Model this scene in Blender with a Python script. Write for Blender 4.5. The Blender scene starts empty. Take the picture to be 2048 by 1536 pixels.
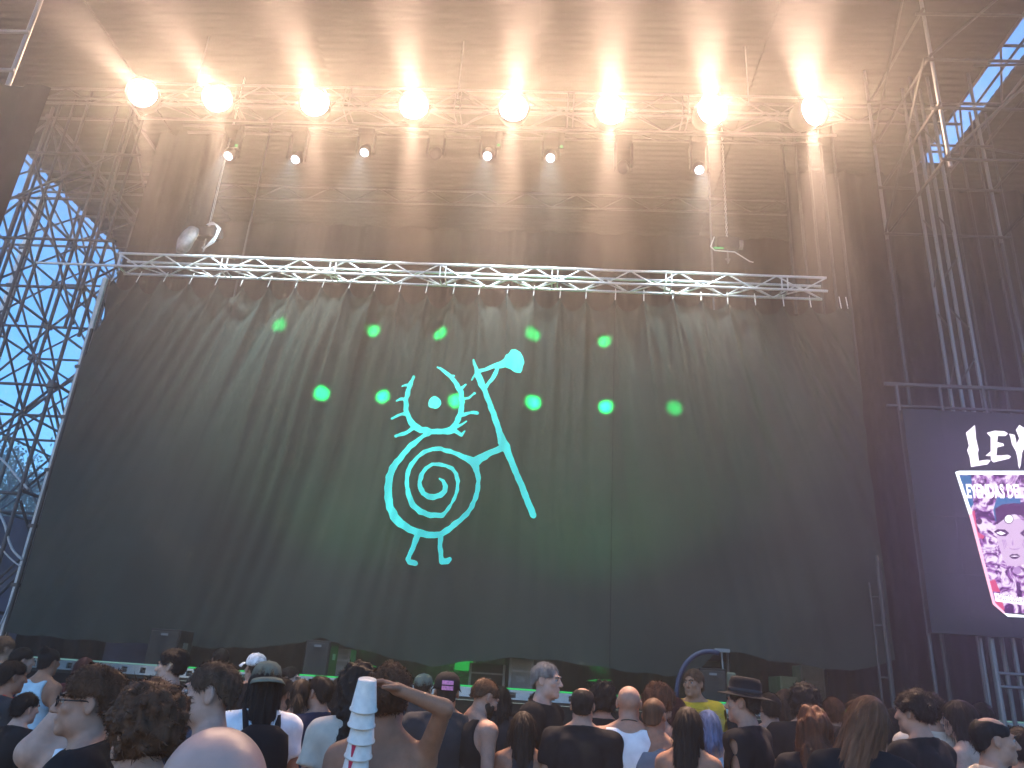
import bpy, math, random
import numpy as np
from mathutils import Vector, Matrix

random.seed(7)
rng = np.random.default_rng(11)
scene = bpy.context.scene
COL = scene.collection

# ------------------------------------------------------------------ camera
FPX = 1539.0                                   # focal length in px of a 2048 px wide frame
PITCH, YAW, ROLL = math.radians(21.5), math.radians(3.5), 0.066
CAM = np.array([0.0, 0.0, 1.75])
FWD = np.array([-math.sin(YAW) * math.cos(PITCH), math.cos(YAW) * math.cos(PITCH), math.sin(PITCH)])
_r0 = np.array([math.cos(YAW), math.sin(YAW), 0.0])
_u0 = np.cross(_r0, FWD)
RGT = math.cos(ROLL) * _r0 + math.sin(ROLL) * _u0
UPV = -math.sin(ROLL) * _r0 + math.cos(ROLL) * _u0
cam_data = bpy.data.cameras.new('camera')
cam_data.sensor_fit = 'HORIZONTAL'
cam_data.sensor_width = 36.0
cam_data.lens = 36.0 * FPX / 2048.0
cam_data.clip_start = 0.05
cam_data.clip_end = 2000.0
cam = bpy.data.objects.new('camera', cam_data)
cam.matrix_world = Matrix(((RGT[0], UPV[0], -FWD[0], CAM[0]), (RGT[1], UPV[1], -FWD[1], CAM[1]),
                           (RGT[2], UPV[2], -FWD[2], CAM[2]), (0, 0, 0, 1)))
COL.objects.link(cam)
scene.camera = cam

# ------------------------------------------------------------------ sky, sun, exposure
SUN_EL, SUN_AZ = math.radians(7.0), math.radians(200.0)      # low behind the crowd, screened by trees
world = bpy.data.worlds.new('World')
scene.world = world
world.use_nodes = True
wn = world.node_tree
wn.nodes.clear()
sky = wn.nodes.new('ShaderNodeTexSky')
sky.sky_type = 'NISHITA'
sky.sun_disc = False
sky.sun_elevation = SUN_EL
sky.sun_rotation = SUN_AZ
sky.air_density = 1.0
sky.dust_density = 0.2
sky.ozone_density = 5.0
bg = wn.nodes.new('ShaderNodeBackground')
bg.inputs['Strength'].default_value = 0.13
wo = wn.nodes.new('ShaderNodeOutputWorld')
wn.links.new(sky.outputs[0], bg.inputs[0])
wn.links.new(bg.outputs[0], wo.inputs[0])

sun_data = bpy.data.lights.new('sun', 'SUN')
sun_data.energy = 0.03
sun_data.angle = math.radians(20)
sun_data.color = (1.0, 0.9, 0.8)
sun = bpy.data.objects.new('sun', sun_data)
_sd = Vector((math.sin(SUN_AZ) * math.cos(SUN_EL), math.cos(SUN_AZ) * math.cos(SUN_EL), math.sin(SUN_EL)))
sun.rotation_euler = _sd.to_track_quat('Z', 'Y').to_euler()
COL.objects.link(sun)

scene.view_settings.view_transform = 'Standard'
scene.view_settings.look = 'None'
scene.view_settings.gamma = 1.0
scene.view_settings.use_curve_mapping = False
scene.view_settings.exposure = 2.5
scene.render.film_transparent = False
cy = scene.cycles
cy.use_denoising = True
try:
    cy.denoiser = 'OPENIMAGEDENOISE'
    cy.denoising_input_passes = 'RGB_ALBEDO_NORMAL'
except Exception:
    pass
cy.max_bounces = 4
cy.diffuse_bounces = 2
cy.glossy_bounces = 2
cy.transmission_bounces = 2
cy.volume_bounces = 0
cy.transparent_max_bounces = 6
cy.sample_clamp_indirect = 4.0
cy.caustics_reflective = False
cy.caustics_refractive = False

LAMP_W = 170.0            # watts of each warm stage lamp
GREEN_W = 430.0
ADDED_SHAFT_W = 1600.0  # added narrow spots that draw streaks above and below the warm lamps
WASH_W = 270.0
HAZE_DENSITY = 0.0105
HAZE_G = 0.7

# ------------------------------------------------------------------ helpers
def ray(x, y):
    return FWD + RGT * (x - 1024) / FPX - UPV * (y - 768) / FPX
def atY(x, y, Y):
    d = ray(x, y); return CAM + d * (Y - CAM[1]) / d[1]
def atZ(x, y, Z):
    d = ray(x, y); return CAM + d * (Z - CAM[2]) / d[2]
def atD(x, y, depth):
    return CAM + ray(x, y) * depth

def tag(o, label=None, cat=None, group=None, kind=None):
    if label: o['label'] = label
    if cat: o['category'] = cat
    if group: o['group'] = group
    if kind: o['kind'] = kind
    return o
def empty(name, loc=(0, 0, 0), rz=0.0, label=None, cat=None, group=None):
    o = bpy.data.objects.new(name, None)
    o.empty_display_size = 0.2
    o.location = loc
    o.rotation_euler = (0, 0, rz)
    COL.objects.link(o)
    return tag(o, label, cat, group)
def link(name, me, mat=None, parent=None, loc=None, world_mat=None):
    o = bpy.data.objects.new(name, me)
    COL.objects.link(o)
    if mat is not None:
        if len(me.materials) == 0:
            me.materials.append(mat)
        elif me.materials[0] != mat:
            o.material_slots[0].link = 'OBJECT'
            o.material_slots[0].material = mat
    if parent is not None:
        o.parent = parent
    if loc is not None: o.location = loc
    if world_mat is not None: o.matrix_basis = world_mat
    return o
def mesh(name, verts, faces, smooth=False):
    me = bpy.data.meshes.new(name)
    v = np.asarray(verts, dtype=np.float32).reshape(-1, 3)
    if isinstance(faces, np.ndarray):
        n, k = faces.shape
        me.vertices.add(len(v)); me.vertices.foreach_set('co', v.ravel())
        me.loops.add(n * k); me.loops.foreach_set('vertex_index', faces.astype(np.int32).ravel())
        me.polygons.add(n)
        me.polygons.foreach_set('loop_start', np.arange(0, n * k, k, dtype=np.int32))
        me.polygons.foreach_set('loop_total', np.full(n, k, dtype=np.int32))
        me.update(calc_edges=True)
    else:
        me.from_pydata([tuple(map(float, p)) for p in v], [], faces)
        me.update()
    if smooth:
        me.polygons.foreach_set('use_smooth', np.ones(len(me.polygons), dtype=bool))
    return me

class MB:
    """collects simple solids into one mesh"""
    def __init__(s): s.v, s.f = [], []
    def add(s, v, f):
        n = len(s.v); s.v += [tuple(map(float, p)) for p in v]; s.f += [tuple(i + n for i in q) for q in f]; return s
    def box(s, x0, x1, y0, y1, z0, z1):
        return s.add([(x0, y0, z0), (x1, y0, z0), (x1, y1, z0), (x0, y1, z0), (x0, y0, z1), (x1, y0, z1), (x1, y1, z1), (x0, y1, z1)],
                     [(3, 2, 1, 0), (4, 5, 6, 7), (0, 1, 5, 4), (1, 2, 6, 5), (2, 3, 7, 6), (3, 0, 4, 7)])
    def tube(s, pts, r, n=8, r2=None):
        pts = [Vector(p) for p in pts]; m = len(pts); V = []; prev = None
        for i, p in enumerate(pts):
            d = (pts[min(i + 1, m - 1)] - pts[max(i - 1, 0)]).normalized()
            a = d.orthogonal().normalized() if prev is None else (prev - d * prev.dot(d)).normalized()
            prev = a; b = d.cross(a)
            rr = r if r2 is None else r + (r2 - r) * i / max(1, m - 1)
            V += [p + (a * math.cos(2 * math.pi * k / n) + b * math.sin(2 * math.pi * k / n)) * rr for k in range(n)]
        F = [(i * n + k, i * n + (k + 1) % n, (i + 1) * n + (k + 1) % n, (i + 1) * n + k) for i in range(m - 1) for k in range(n)]
        F += [tuple(reversed(range(n))), tuple((m - 1) * n + k for k in range(n))]
        return s.add(V, F)
    def lathe(s, prof, n=24, axis='z', c=(0, 0, 0)):
        V = []
        for r, h in prof:
            for k in range(n):
                a = 2 * math.pi * k / n
                q = (r * math.cos(a), r * math.sin(a), h) if axis == 'z' else (r * math.cos(a), h, r * math.sin(a))
                V.append((q[0] + c[0], q[1] + c[1], q[2] + c[2]))
        m = len(prof)
        F = [(i * n + k, i * n + (k + 1) % n, (i + 1) * n + (k + 1) % n, (i + 1) * n + k) for i in range(m - 1) for k in range(n)]
        F += [tuple(reversed(range(n))), tuple((m - 1) * n + k for k in range(n))]
        return s.add(V, F)
    def build(s, name, mat, parent=None, smooth=False, bevel=0.0):
        o = link(name, mesh(name, s.v, s.f, smooth), mat, parent)
        if bevel:
            md = o.modifiers.new('bevel', 'BEVEL'); md.width = bevel; md.segments = 2; md.limit_method = 'ANGLE'
        return o

# ------------------------------------------------------------------ materials
MATS = {}
def material(name, color, rough=0.6, metal=0.0, noise=0.0, nscale=20.0, bump=0.0, stretch=(1, 1, 1), spec=0.5, sheen=0.0):
    if name in MATS: return MATS[name]
    m = bpy.data.materials.new(name); m.use_nodes = True
    nt = m.node_tree; b = nt.nodes['Principled BSDF']
    b.inputs['Base Color'].default_value = (*color, 1)
    b.inputs['Roughness'].default_value = rough
    b.inputs['Metallic'].default_value = metal
    b.inputs['Specular IOR Level'].default_value = spec
    if sheen: b.inputs['Sheen Weight'].default_value = sheen
    if noise or bump:
        tc = nt.nodes.new('ShaderNodeTexCoord'); mp = nt.nodes.new('ShaderNodeMapping')
        mp.inputs['Scale'].default_value = stretch
        nz = nt.nodes.new('ShaderNodeTexNoise'); nz.inputs['Scale'].default_value = nscale
        nz.inputs['Detail'].default_value = 5.0
        nt.links.new(tc.outputs['Object'], mp.inputs[0]); nt.links.new(mp.outputs[0], nz.inputs['Vector'])
        if noise:
            cr = nt.nodes.new('ShaderNodeValToRGB')
            lo = [max(0, c * (1 - noise)) for c in color]; hi = [min(1, c * (1 + noise)) for c in color]
            cr.color_ramp.elements[0].position = 0.3; cr.color_ramp.elements[0].color = (*lo, 1)
            cr.color_ramp.elements[1].position = 0.7; cr.color_ramp.elements[1].color = (*hi, 1)
            nt.links.new(nz.outputs[0], cr.inputs[0]); nt.links.new(cr.outputs[0], b.inputs['Base Color'])
        if bump:
            bp = nt.nodes.new('ShaderNodeBump'); bp.inputs['Strength'].default_value = bump; bp.inputs['Distance'].default_value = 0.01
            nt.links.new(nz.outputs[0], bp.inputs['Height']); nt.links.new(bp.outputs[0], b.inputs['Normal'])
    MATS[name] = m
    return m
def emitter(name, color, strength, sampled=False):
    if name in MATS: return MATS[name]
    m = bpy.data.materials.new(name); m.use_nodes = True
    nt = m.node_tree; nt.nodes.clear()
    e = nt.nodes.new('ShaderNodeEmission'); o = nt.nodes.new('ShaderNodeOutputMaterial')
    e.inputs[0].default_value = (*color, 1); e.inputs[1].default_value = strength
    nt.links.new(e.outputs[0], o.inputs[0])
    if not sampled: m.cycles.emission_sampling = 'NONE'
    MATS[name] = m
    return m
def cloth_material(name, color, transl, noise=0.15, nscale=3.0):
    m = bpy.data.materials.new(name); m.use_nodes = True
    nt = m.node_tree; nt.nodes.clear()
    tc = nt.nodes.new('ShaderNodeTexCoord'); nz = nt.nodes.new('ShaderNodeTexNoise')
    nz.inputs['Scale'].default_value = nscale; nz.inputs['Detail'].default_value = 6
    nt.links.new(tc.outputs['Object'], nz.inputs['Vector'])
    cr = nt.nodes.new('ShaderNodeValToRGB')
    cr.color_ramp.elements[0].position = 0.3; cr.color_ramp.elements[0].color = (*[c * (1 - noise) for c in color], 1)
    cr.color_ramp.elements[1].position = 0.7; cr.color_ramp.elements[1].color = (*[c * (1 + noise) for c in color], 1)
    nt.links.new(nz.outputs[0], cr.inputs[0])
    wv = nt.nodes.new('ShaderNodeTexNoise'); wv.inputs['Scale'].default_value = 260; wv.inputs['Detail'].default_value = 2
    nt.links.new(tc.outputs['Object'], wv.inputs['Vector'])
    bp = nt.nodes.new('ShaderNodeBump'); bp.inputs['Strength'].default_value = 0.25; bp.inputs['Distance'].default_value = 0.004
    nt.links.new(wv.outputs[0], bp.inputs['Height'])
    d = nt.nodes.new('ShaderNodeBsdfDiffuse'); t = nt.nodes.new('ShaderNodeBsdfTranslucent')
    nt.links.new(cr.outputs[0], d.inputs[0]); nt.links.new(bp.outputs[0], d.inputs['Normal'])
    t.inputs[0].default_value = (*transl, 1)
    a = nt.nodes.new('ShaderNodeAddShader'); o = nt.nodes.new('ShaderNodeOutputMaterial')
    nt.links.new(d.outputs[0], a.inputs[0]); nt.links.new(t.outputs[0], a.inputs[1]); nt.links.new(a.outputs[0], o.inputs[0])
    return m

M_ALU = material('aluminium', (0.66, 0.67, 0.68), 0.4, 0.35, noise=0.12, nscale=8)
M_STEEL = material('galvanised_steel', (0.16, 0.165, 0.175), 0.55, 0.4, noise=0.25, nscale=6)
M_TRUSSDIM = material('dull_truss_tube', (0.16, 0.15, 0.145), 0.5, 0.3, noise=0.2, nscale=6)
M_RUST = material('dark_steel_pole', (0.075, 0.07, 0.075), 0.6, 0.3, noise=0.4, nscale=5)
M_PALE = material('white_painted_pole', (0.75, 0.78, 0.8), 0.5, noise=0.1, nscale=4)
M_BLACK = material('black_paint', (0.014, 0.014, 0.015), 0.6, noise=0.3, nscale=15, bump=0.1, spec=0.15)
M_BLACKDRAPE = material('black_drape', (0.020, 0.018, 0.019), 0.95, noise=0.3, nscale=2, spec=0.03)
M_ROOF = material('roof_sheet', (0.013, 0.012, 0.011), 0.95, 0.0, noise=0.15, nscale=0.6, spec=0.03)
M_NAVY = material('navy_tarp', (0.02, 0.03, 0.075), 0.7, noise=0.3, nscale=2, bump=0.2)
M_CABLE = material('pale_cable', (0.55, 0.57, 0.6), 0.5)
M_DECK = material('stage_board', (0.03, 0.028, 0.027), 0.6, noise=0.4, nscale=6, bump=0.1)
M_GROUND = material('trodden_ground', (0.09, 0.075, 0.06), 0.9, noise=0.35, nscale=1.5, bump=0.4)
M_LENS = emitter('lamp_lens_glow', (1.0, 0.78, 0.5), 30.0)
M_GREENLENS = emitter('green_lens_glow', (0.03, 1.0, 0.2), 1.0)
M_WHITELENS = emitter('white_lens_glow', (0.85, 0.9, 1.0), 1.2)
M_GREENLEDRAIL = emitter('green_led_rail_glow', (0.05, 1.0, 0.25), 0.12)  # small status lamps, and the added glow along the stage rail
M_PALERAIL = emitter('pale_rail_glow', (0.4, 0.9, 0.9), 0.06)  # added glow on the paler ends of the stage rail

# shared unit pole (radius 1, height 1 along +z from 0)
def _pole_mesh(mat):
    key = 'pole_' + mat.name
    if key not in bpy.data.meshes:
        b = MB().tube([(0, 0, 0), (0, 0, 1)], 1.0, 8)
        me = mesh(key, b.v, b.f, False)
        me.materials.append(mat)
        me.polygons.foreach_set('use_smooth', np.array([len(p.vertices) == 4 for p in me.polygons], dtype=bool))
    return bpy.data.meshes[key]
M_FAINT = material('dull_pole', (0.05, 0.048, 0.05), 0.6, 0.3, noise=0.2, nscale=6)
def pole(name, a, b, r, mat, parent):
    a, b = Vector(a), Vector(b); d = b - a
    q = d.to_track_quat('Z', 'Y').to_matrix().to_4x4()
    o = bpy.data.objects.new(name, _pole_mesh(mat))
    o.matrix_basis = Matrix.Translation(a) @ q @ Matrix.Diagonal((r, r, d.length, 1))
    o.parent = parent
    COL.objects.link(o)
    return o
def box_truss(root, x0, x1, y, z, w, h, cell, mat, rc=0.025, rb=0.013, section=2.0):
    """a horizontal box truss along x, centre line (y, z), every tube its own part (root sits at world origin)"""
    for sy in (-1, 1):
        for sz in (-1, 1):
            pole('chord', (x0, y + sy * w / 2, z + sz * h / 2), (x1, y + sy * w / 2, z + sz * h / 2), rc, mat, root)
    n = int(round((x1 - x0) / cell)); c = (x1 - x0) / n
    for i in range(n):
        xa, xb = x0 + i * c, x0 + (i + 1) * c
        s = 1 if i % 2 else -1
        pole('brace', (xa, y - w / 2, z - s * h / 2), (xb, y - w / 2, z + s * h / 2), rb, mat, root)      # front face
        pole('brace', (xa, y - s * w / 2, z - h / 2), (xb, y + s * w / 2, z - h / 2), rb, mat, root)      # underside
        pole('brace', (xa, y + w / 2, z + s * h / 2), (xb, y + w / 2, z - s * h / 2), rb, mat, root)      # rear face
    k = int((x1 - x0) / section)
    for i in range(k + 1):
        for dx in (-0.05, 0.05):
            xx = min(max(x0 + i * section + dx, x0 + 0.03), x1 - 0.03)
            pole('post', (xx, y - w / 2, z - h / 2), (xx, y - w / 2, z + h / 2), rb, mat, root)
            pole('post', (xx, y - w / 2, z - h / 2), (xx, y + w / 2, z - h / 2), rb, mat, root)
# ================================================================== THE SETTING
b = MB(); b.add([(-70, -60, 0), (70, -60, 0), (70, 90, 0), (-70, 90, 0)], [(0, 1, 2, 3)])
tag(b.build('ground', M_GROUND), 'bare trodden festival ground under the crowd', kind='structure')

# ------------------------------------------------------------------ stage platform
DECK_Z, LIP_Y, STAGE_X0, STAGE_X1, BACK_Y = 1.66, 11.3, -9.4, 6.6, 17.5
stage = empty('stage_platform', (0, 0, 0), 0, 'long black stage platform with pale slotted edge rail below the curtain', 'stage')
n = 8
wd = (STAGE_X1 - STAGE_X0) / n
for i in range(n):
    x0 = STAGE_X0 + i * wd
    MB().box(x0 + 0.004, x0 + wd - 0.004, LIP_Y + 0.06, BACK_Y, DECK_Z - 0.1, DECK_Z).build('deck_panel', M_DECK, stage)
    MB().box(x0 + 0.004, x0 + wd - 0.004, LIP_Y + 0.1, LIP_Y + 0.13, 0.0, DECK_Z - 0.104).build('skirt_panel', M_BLACKDRAPE, stage)
M_RAIL = material('pale_edge_rail', (0.34, 0.37, 0.39), 0.4, 0.5, noise=0.15, nscale=5)
for i in range(n):
    x0 = STAGE_X0 + i * wd
    r = MB()
    # rail as a frame round its slots
    zt, zm, zb = DECK_Z + 0.065, DECK_Z + 0.035, DECK_Z - 0.06
    r.box(x0 + 0.006, x0 + wd - 0.006, LIP_Y, LIP_Y + 0.055, zm, zt)
    r.box(x0 + 0.006, x0 + wd - 0.006, LIP_Y + 0.002, LIP_Y + 0.05, zb, zb + 0.022)
    slots = np.linspace(x0 + 0.2, x0 + wd - 0.2, 7)
    edges = [x0 + 0.006] + sum([[s - 0.04, s + 0.04] for s in slots], []) + [x0 + wd - 0.006]
    for k in range(0, len(edges), 2):
        r.box(edges[k], edges[k + 1], LIP_Y + 0.004, LIP_Y + 0.048, zb + 0.022, zm)
    rail = r.build('edge_rail', M_RAIL, stage)
    MB().box(x0 + 0.01, x0 + wd - 0.01, LIP_Y - 0.008, LIP_Y + 0.02, zt + 0.002, zt + 0.022).build('added_glow_strip', M_PALERAIL if i < 2 or i > 6 else M_GREENLEDRAIL, stage)  # added glowing strip in place of the green light caught by the rail edge

# ------------------------------------------------------------------ roof
ROOF_Z = 13.0
M_ROOF_DARK = M_ROOF
def corrugated(name, x0, x1, y0, y1, z, parent, period=0.17, amp=0.007, slope=0.0):
    ys = np.arange(y0, y1 + 1e-6, period / 6)
    zz = z + amp * np.sign(np.sin(ys / period * 2 * math.pi)) * np.minimum(1, 1.8 * np.abs(np.sin(ys / period * 2 * math.pi)))
    xs = (x0, x1)
    V = [(x, y, c) for y, c in zip(ys, zz) for x in xs] + [(x, y, c + 0.06) for y, c in zip(ys, zz) for x in xs]
    m = len(ys); F = []
    for i in range(m - 1):
        a = 2 * i; F.append((a, a + 2, a + 3, a + 1)); F.append((a + 2 * m, a + 1 + 2 * m, a + 3 + 2 * m, a + 2 + 2 * m))
        F.append((a, a + 2 * m, a + 2 + 2 * m, a + 2)); F.append((a + 1, a + 3, a + 3 + 2 * m, a + 1 + 2 * m))
    return link(name, mesh(name, V, F), M_ROOF, parent)
roof = empty('stage_roof', (0, 0, 0), 0, 'high corrugated roof over the stage, glowing brown in the lamp haze', 'roof')
for i, (xa, xb) in enumerate(((-12.95, -9.0), (-9.0, -4.8), (-4.8, -0.6), (-0.6, 3.6), (3.6, 7.72))):
    corrugated('roof_sheet', xa - 0.03, xb + 0.03, 4.0, 19.6, ROOF_Z + 0.05 * (i % 2), roof)
for y in (8.4, 12.4, 15.6, 19.2):
    for dz in (0.12, 0.5):
        pole('purlin', (-12.9, y, ROOF_Z - dz), (7.65, y, ROOF_Z - dz), 0.03, M_RUST, roof)
    for k in range(17):
        xx = -12.9 + k * 1.2
        pole('web', (xx, y, ROOF_Z - 0.12), (xx + 0.6, y, ROOF_Z - 0.5), 0.016, M_RUST, roof)
        pole('web', (xx + 0.6, y, ROOF_Z - 0.5), (xx + 1.2, y, ROOF_Z - 0.12), 0.016, M_RUST, roof)
wing = empty('side_roof', (0, 0, 0), 0, 'corrugated side roof right of the sky slot above the screen tower', 'roof')
for xa, xb in ((8.3, 12.0), (12.0, 16.0)):
    corrugated('roof_sheet', xa - 0.03, xb + 0.03, 4.0, 19.6, ROOF_Z + 0.02, wing)
corrugated('closing_sheet', 7.5, 8.6, 14.5, 19.6, ROOF_Z + 0.16, wing)
# lattice girder running along the slot
for x in (7.62, 8.42):
    pole('girder_chord', (x, 4.2, ROOF_Z - 0.15), (x, 14.6, ROOF_Z - 0.15), 0.03, M_RUST, wing)
for k in range(7):
    y = 5.0 + k * 1.45
    pole('girder_tie', (7.62, y, ROOF_Z - 0.12), (8.42, y, ROOF_Z - 0.12), 0.028, M_RUST, wing)
    pole('girder_brace', (7.62, y, ROOF_Z - 0.15), (8.42, y + 1.45, ROOF_Z - 0.15), 0.02, M_RUST, wing)

# ------------------------------------------------------------------ drapes round the stage
def drape(name, x0, x1, y, z0, z1, label, amp=0.07, wl=0.55, mat=None, along='x', seed=0, group=None):
    nx = max(8, int(abs(x1 - x0) / 0.05)); nz = 10
    xs = np.linspace(x0, x1, nx); zs = np.linspace(z0, z1, nz)
    ph = seed * 1.7
    V = []
    for z in zs:
        for x in xs:
            t = x + 0.15 * math.sin(x * 1.3 + ph) + 0.03 * math.sin(z * 0.9 + x)
            d = amp * (math.sin(2 * math.pi * t / wl) + 0.4 * math.sin(2 * math.pi * t / (wl * 0.37) + ph))
            V.append((x, y + d, z) if along == 'x' else (y + d, x, z))
    F = [(j * nx + i, j * nx + i + 1, (j + 1) * nx + i + 1, (j + 1) * nx + i) for j in range(nz - 1) for i in range(nx - 1)]
    o = link(name, mesh(name, V, F, True), mat or M_BLACKDRAPE)
    return tag(o, label, 'drape', group)
drape('back_drape', -9.3, 6.4, 16.6, DECK_Z, ROOF_Z - 0.55, 'black rear drape closing the stage behind the raised truss', 0.05, 0.9, seed=1)
xl0, xl1 = atY(250, 520, 13.6)[0], atY(392, 520, 13.6)[0]
drape('wing_drape', xl0, xl1, 13.6, DECK_Z, ROOF_Z - 0.2, 'brown-black wing drape beside the scaffold at stage left edge', 0.09, 0.7, seed=2)
drape('wing_drape', 4.9, 8.2, 14.4, 0.0, ROOF_Z - 0.2, 'dark wing drape behind the screen tower at right', 0.08, 0.8, seed=3)
drape('wing_drape', 8.2, 16.0, 14.9, 0.0, ROOF_Z - 0.2, 'far dark drape right of the screen tower under side roof', 0.08, 0.8, seed=4)
# black tower drape at the upper left corner
xd = atY(60, 290, 8.0)[0]
drape('tower_drape', xd - 2.4, xd - 0.02, 8.0, 0.0, atY(20, 170, 8.0)[2], 'black cloth hung on the near scaffold tower at upper left', 0.03, 0.6, seed=5)

# ------------------------------------------------------------------ scaffolding left of the stage
scaf = empty('scaffold', (0, 0, 0), 0, 'dense lattice of dark scaffold poles against blue sky left of stage', 'scaffold')
SX = (-9.35, -11.2, -12.8); SY = (13.0, 14.9, 16.8, 18.9); LV = [0.3 + 2.05 * k for k in range(7)]
for x in SX:
    for y in SY:
        pole('standard', (x, y, 0), (x, y, 12.9), 0.035, M_RUST, scaf)
for z in LV:
    for y in SY:
        pole('ledger', (SX[2], y, z), (SX[0], y, z), 0.03, M_RUST, scaf)
    for x in SX:
        pole('ledger', (x, SY[0], z + 0.06), (x, SY[-1], z + 0.06), 0.03, M_RUST, scaf)
rs = random.Random(3)
for j in range(len(LV) - 1):
    for k in range(3):
        for x in SX:
            y0, y1 = SY[k], SY[k + 1]
            if (j + k) % 2: y0, y1 = y1, y0
            pole('brace', (x + 0.05, y0, LV[j] + rs.uniform(0, 0.15)), (x + 0.05, y1, LV[j + 1] - rs.uniform(0, 0.15)), 0.026, M_RUST, scaf)
            if rs.random() < 0.7:
                pole('brace', (x - 0.05, y1, LV[j]), (x - 0.05, y0, LV[j + 1]), 0.026, M_RUST, scaf)
    for y in SY:
        for (xa, xb) in ((SX[0], SX[1]), (SX[1], SX[2])):
            if rs.random() < 0.5: xa, xb = xb, xa
            pole('brace', (xa, y + 0.05, LV[j]), (xb, y + 0.05, LV[j + 1]), 0.026, M_RUST, scaf)
for x in SX:
    for y in SY:
        for z in LV[1:]:
            if rs.random() < 0.6:
                bm_ = MB().box(x - 0.07, x + 0.07, y - 0.07, y + 0.07, z - 0.06, z + 0.07)
                bm_.build('coupler', M_RUST, scaf, bevel=0.02)
# pale standards and the pole row beside the curtain
scaf2 = empty('pale_mast', (0, 0, 0), 0, 'tall pale aluminium mast leaning across the sky in the scaffold at far left', 'mast')
def flat_mast(root, x, y, w, zt=12.6):
    MB().box(x - w, x + w, y - 0.05, y + 0.05, 0, zt).build('upright', M_PALE, root, bevel=0.015)
    for k in range(int((zt - 1) / 1.02)):
        MB().box(x - w - 0.03, x + w + 0.03, y - 0.07, y + 0.07, 0.8 + k * 1.02, 0.86 + k * 1.02).build('clamp', M_RUST, root)
    for s in (-1, 1):
        pole('edge_tube', (x + s * (w + 0.02), y + 0.02, 0), (x + s * (w + 0.02), y + 0.02, zt), 0.02, M_RUST, root)
pa = atY(103, 340, 15.9); flat_mast(scaf2, pa[0], 15.9, 0.09)
scaf3 = empty('pale_mast', (0, 0, 0), 0, 'pale aluminium mast in the scaffold close against the curtain edge', 'mast')
pa = atY(228, 510, 13.3); flat_mast(scaf3, pa[0] - 0.02, 13.3, 0.045, 8.9)
bank = empty('pole_bank', (0, 0, 0), 0, 'bank of slim grey poles under the roof edge at upper left', 'poles')
for k in range(9):
    xx = -8.7 - 0.42 * k
    pole('standard', (xx, 12.4 + 0.15 * (k % 3), 7.2 + 0.25 * (k % 2)), (xx, 12.4 + 0.15 * (k % 3), 12.8), 0.03, M_FAINT, bank)
for z in (9.2, 11.2, 12.6):
    pole('ledger', (-12.3, 12.36, z), (-8.5, 12.36, z), 0.028, M_FAINT, bank)
pole('brace', (-12.2, 12.3, 9.2), (-8.9, 12.3, 11.2), 0.026, M_FAINT, bank)
pole('brace', (-8.8, 12.3, 7.4), (-10.6, 12.3, 11.0), 0.026, M_FAINT, bank)
for k in range(3):
    pole('foot_leg', (-8.7 - 1.6 * k, 12.7, 0), (-8.7 - 1.6 * k, 12.7, 7.5), 0.03, M_FAINT, bank)

# near tower, upper left corner: poles above the black cloth
ltw = empty('scaffold_tower', (0, 0, 0), 0, 'pale scaffold tower poles above black cloth in the upper left corner', 'scaffold')
xq = atY(62, 50, 8.15)[0]
for dx in (xq, xq - 1.6):
    pole('standard', (dx, 8.15, 0), (dx, 8.15, 14.5), 0.035, M_STEEL, ltw)
for z in (atY(20, 172, 7.9)[2], atY(20, 118, 7.9)[2], atY(20, 40, 7.9)[2], 12.6):
    pole('ledger', (xq - 1.7, 8.11, z), (xq + 0.05, 8.11, z), 0.028, M_STEEL, ltw)
pole('brace', (xq - 1.6, 8.19, atY(20, 172, 7.9)[2]), (xq, 8.19, 12.6), 0.025, M_STEEL, ltw)

# ------------------------------------------------------------------ scaffold tower on the right
rtw = empty('scaffold_tower', (0, 0, 0), 0, 'tall open scaffold tower with pale posts at upper right beside the sky slot', 'scaffold')
xA, xB = atY(1770, 445, 11.6)[0], atY(1998, 460, 11.6)[0]
zbot = atY(1770, 470, 11.6)[2]
xC = atY(1848, 125, 9.6)[0]
for x, y in ((xA, 11.6), (xB, 11.6), (xA + 0.1, 9.6), (xB + 0.1, 9.6)):
    pole('standard', (x, y, zbot - 0.1), (x, y, 14.6), 0.03, M_STEEL, rtw)
for z in [zbot + 0.95 * k for k in range(7)]:
    for y in (11.56, 9.56):
        pole('ledger', (xA - 0.05, y, z), (xB + 0.15, y, z), 0.024, M_FAINT, rtw)
    for x in (xA + 0.05, xB + 0.05):
        pole('ledger', (x, 9.5, z + 0.05), (x, 11.7, z + 0.05), 0.024, M_FAINT, rtw)
for k in range(3):
    z = zbot + 1.9 * k
    pole('brace', (xA, 9.52, z), (xB, 9.52, z + 1.9), 0.022, M_FAINT, rtw)
    pole('brace', (xA - 0.03, 9.6, z + 1.9), (xA - 0.03, 11.6, z), 0.022, M_FAINT, rtw)
    pole('brace', (xB + 0.03, 9.6, z), (xB + 0.03, 11.6, z + 1.9), 0.022, M_FAINT, rtw)
for x in (xA - 0.2, xA - 0.45, xA - 0.7, xA - 0.95, xA - 1.2):
    zz = 6.6 + 1.2 * (xA - x) * 1.3
    pole('hanging_pole', (x, 12.9, zz), (x, 12.9, 12.8), 0.028, M_FAINT, rtw)
for k in range(4):
    pole('hanging_pole', (xB - 0.2 + 0.3 * k, 12.4, 6.4), (xB - 0.2 + 0.3 * k, 12.4, 12.8), 0.022, M_FAINT, rtw)
# two legs that carry the tower to the ground, behind the screen
for x in (xA, xB):
    pole('leg', (x, 11.6, 0), (x, 11.6, zbot), 0.03, M_FAINT, rtw)

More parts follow.
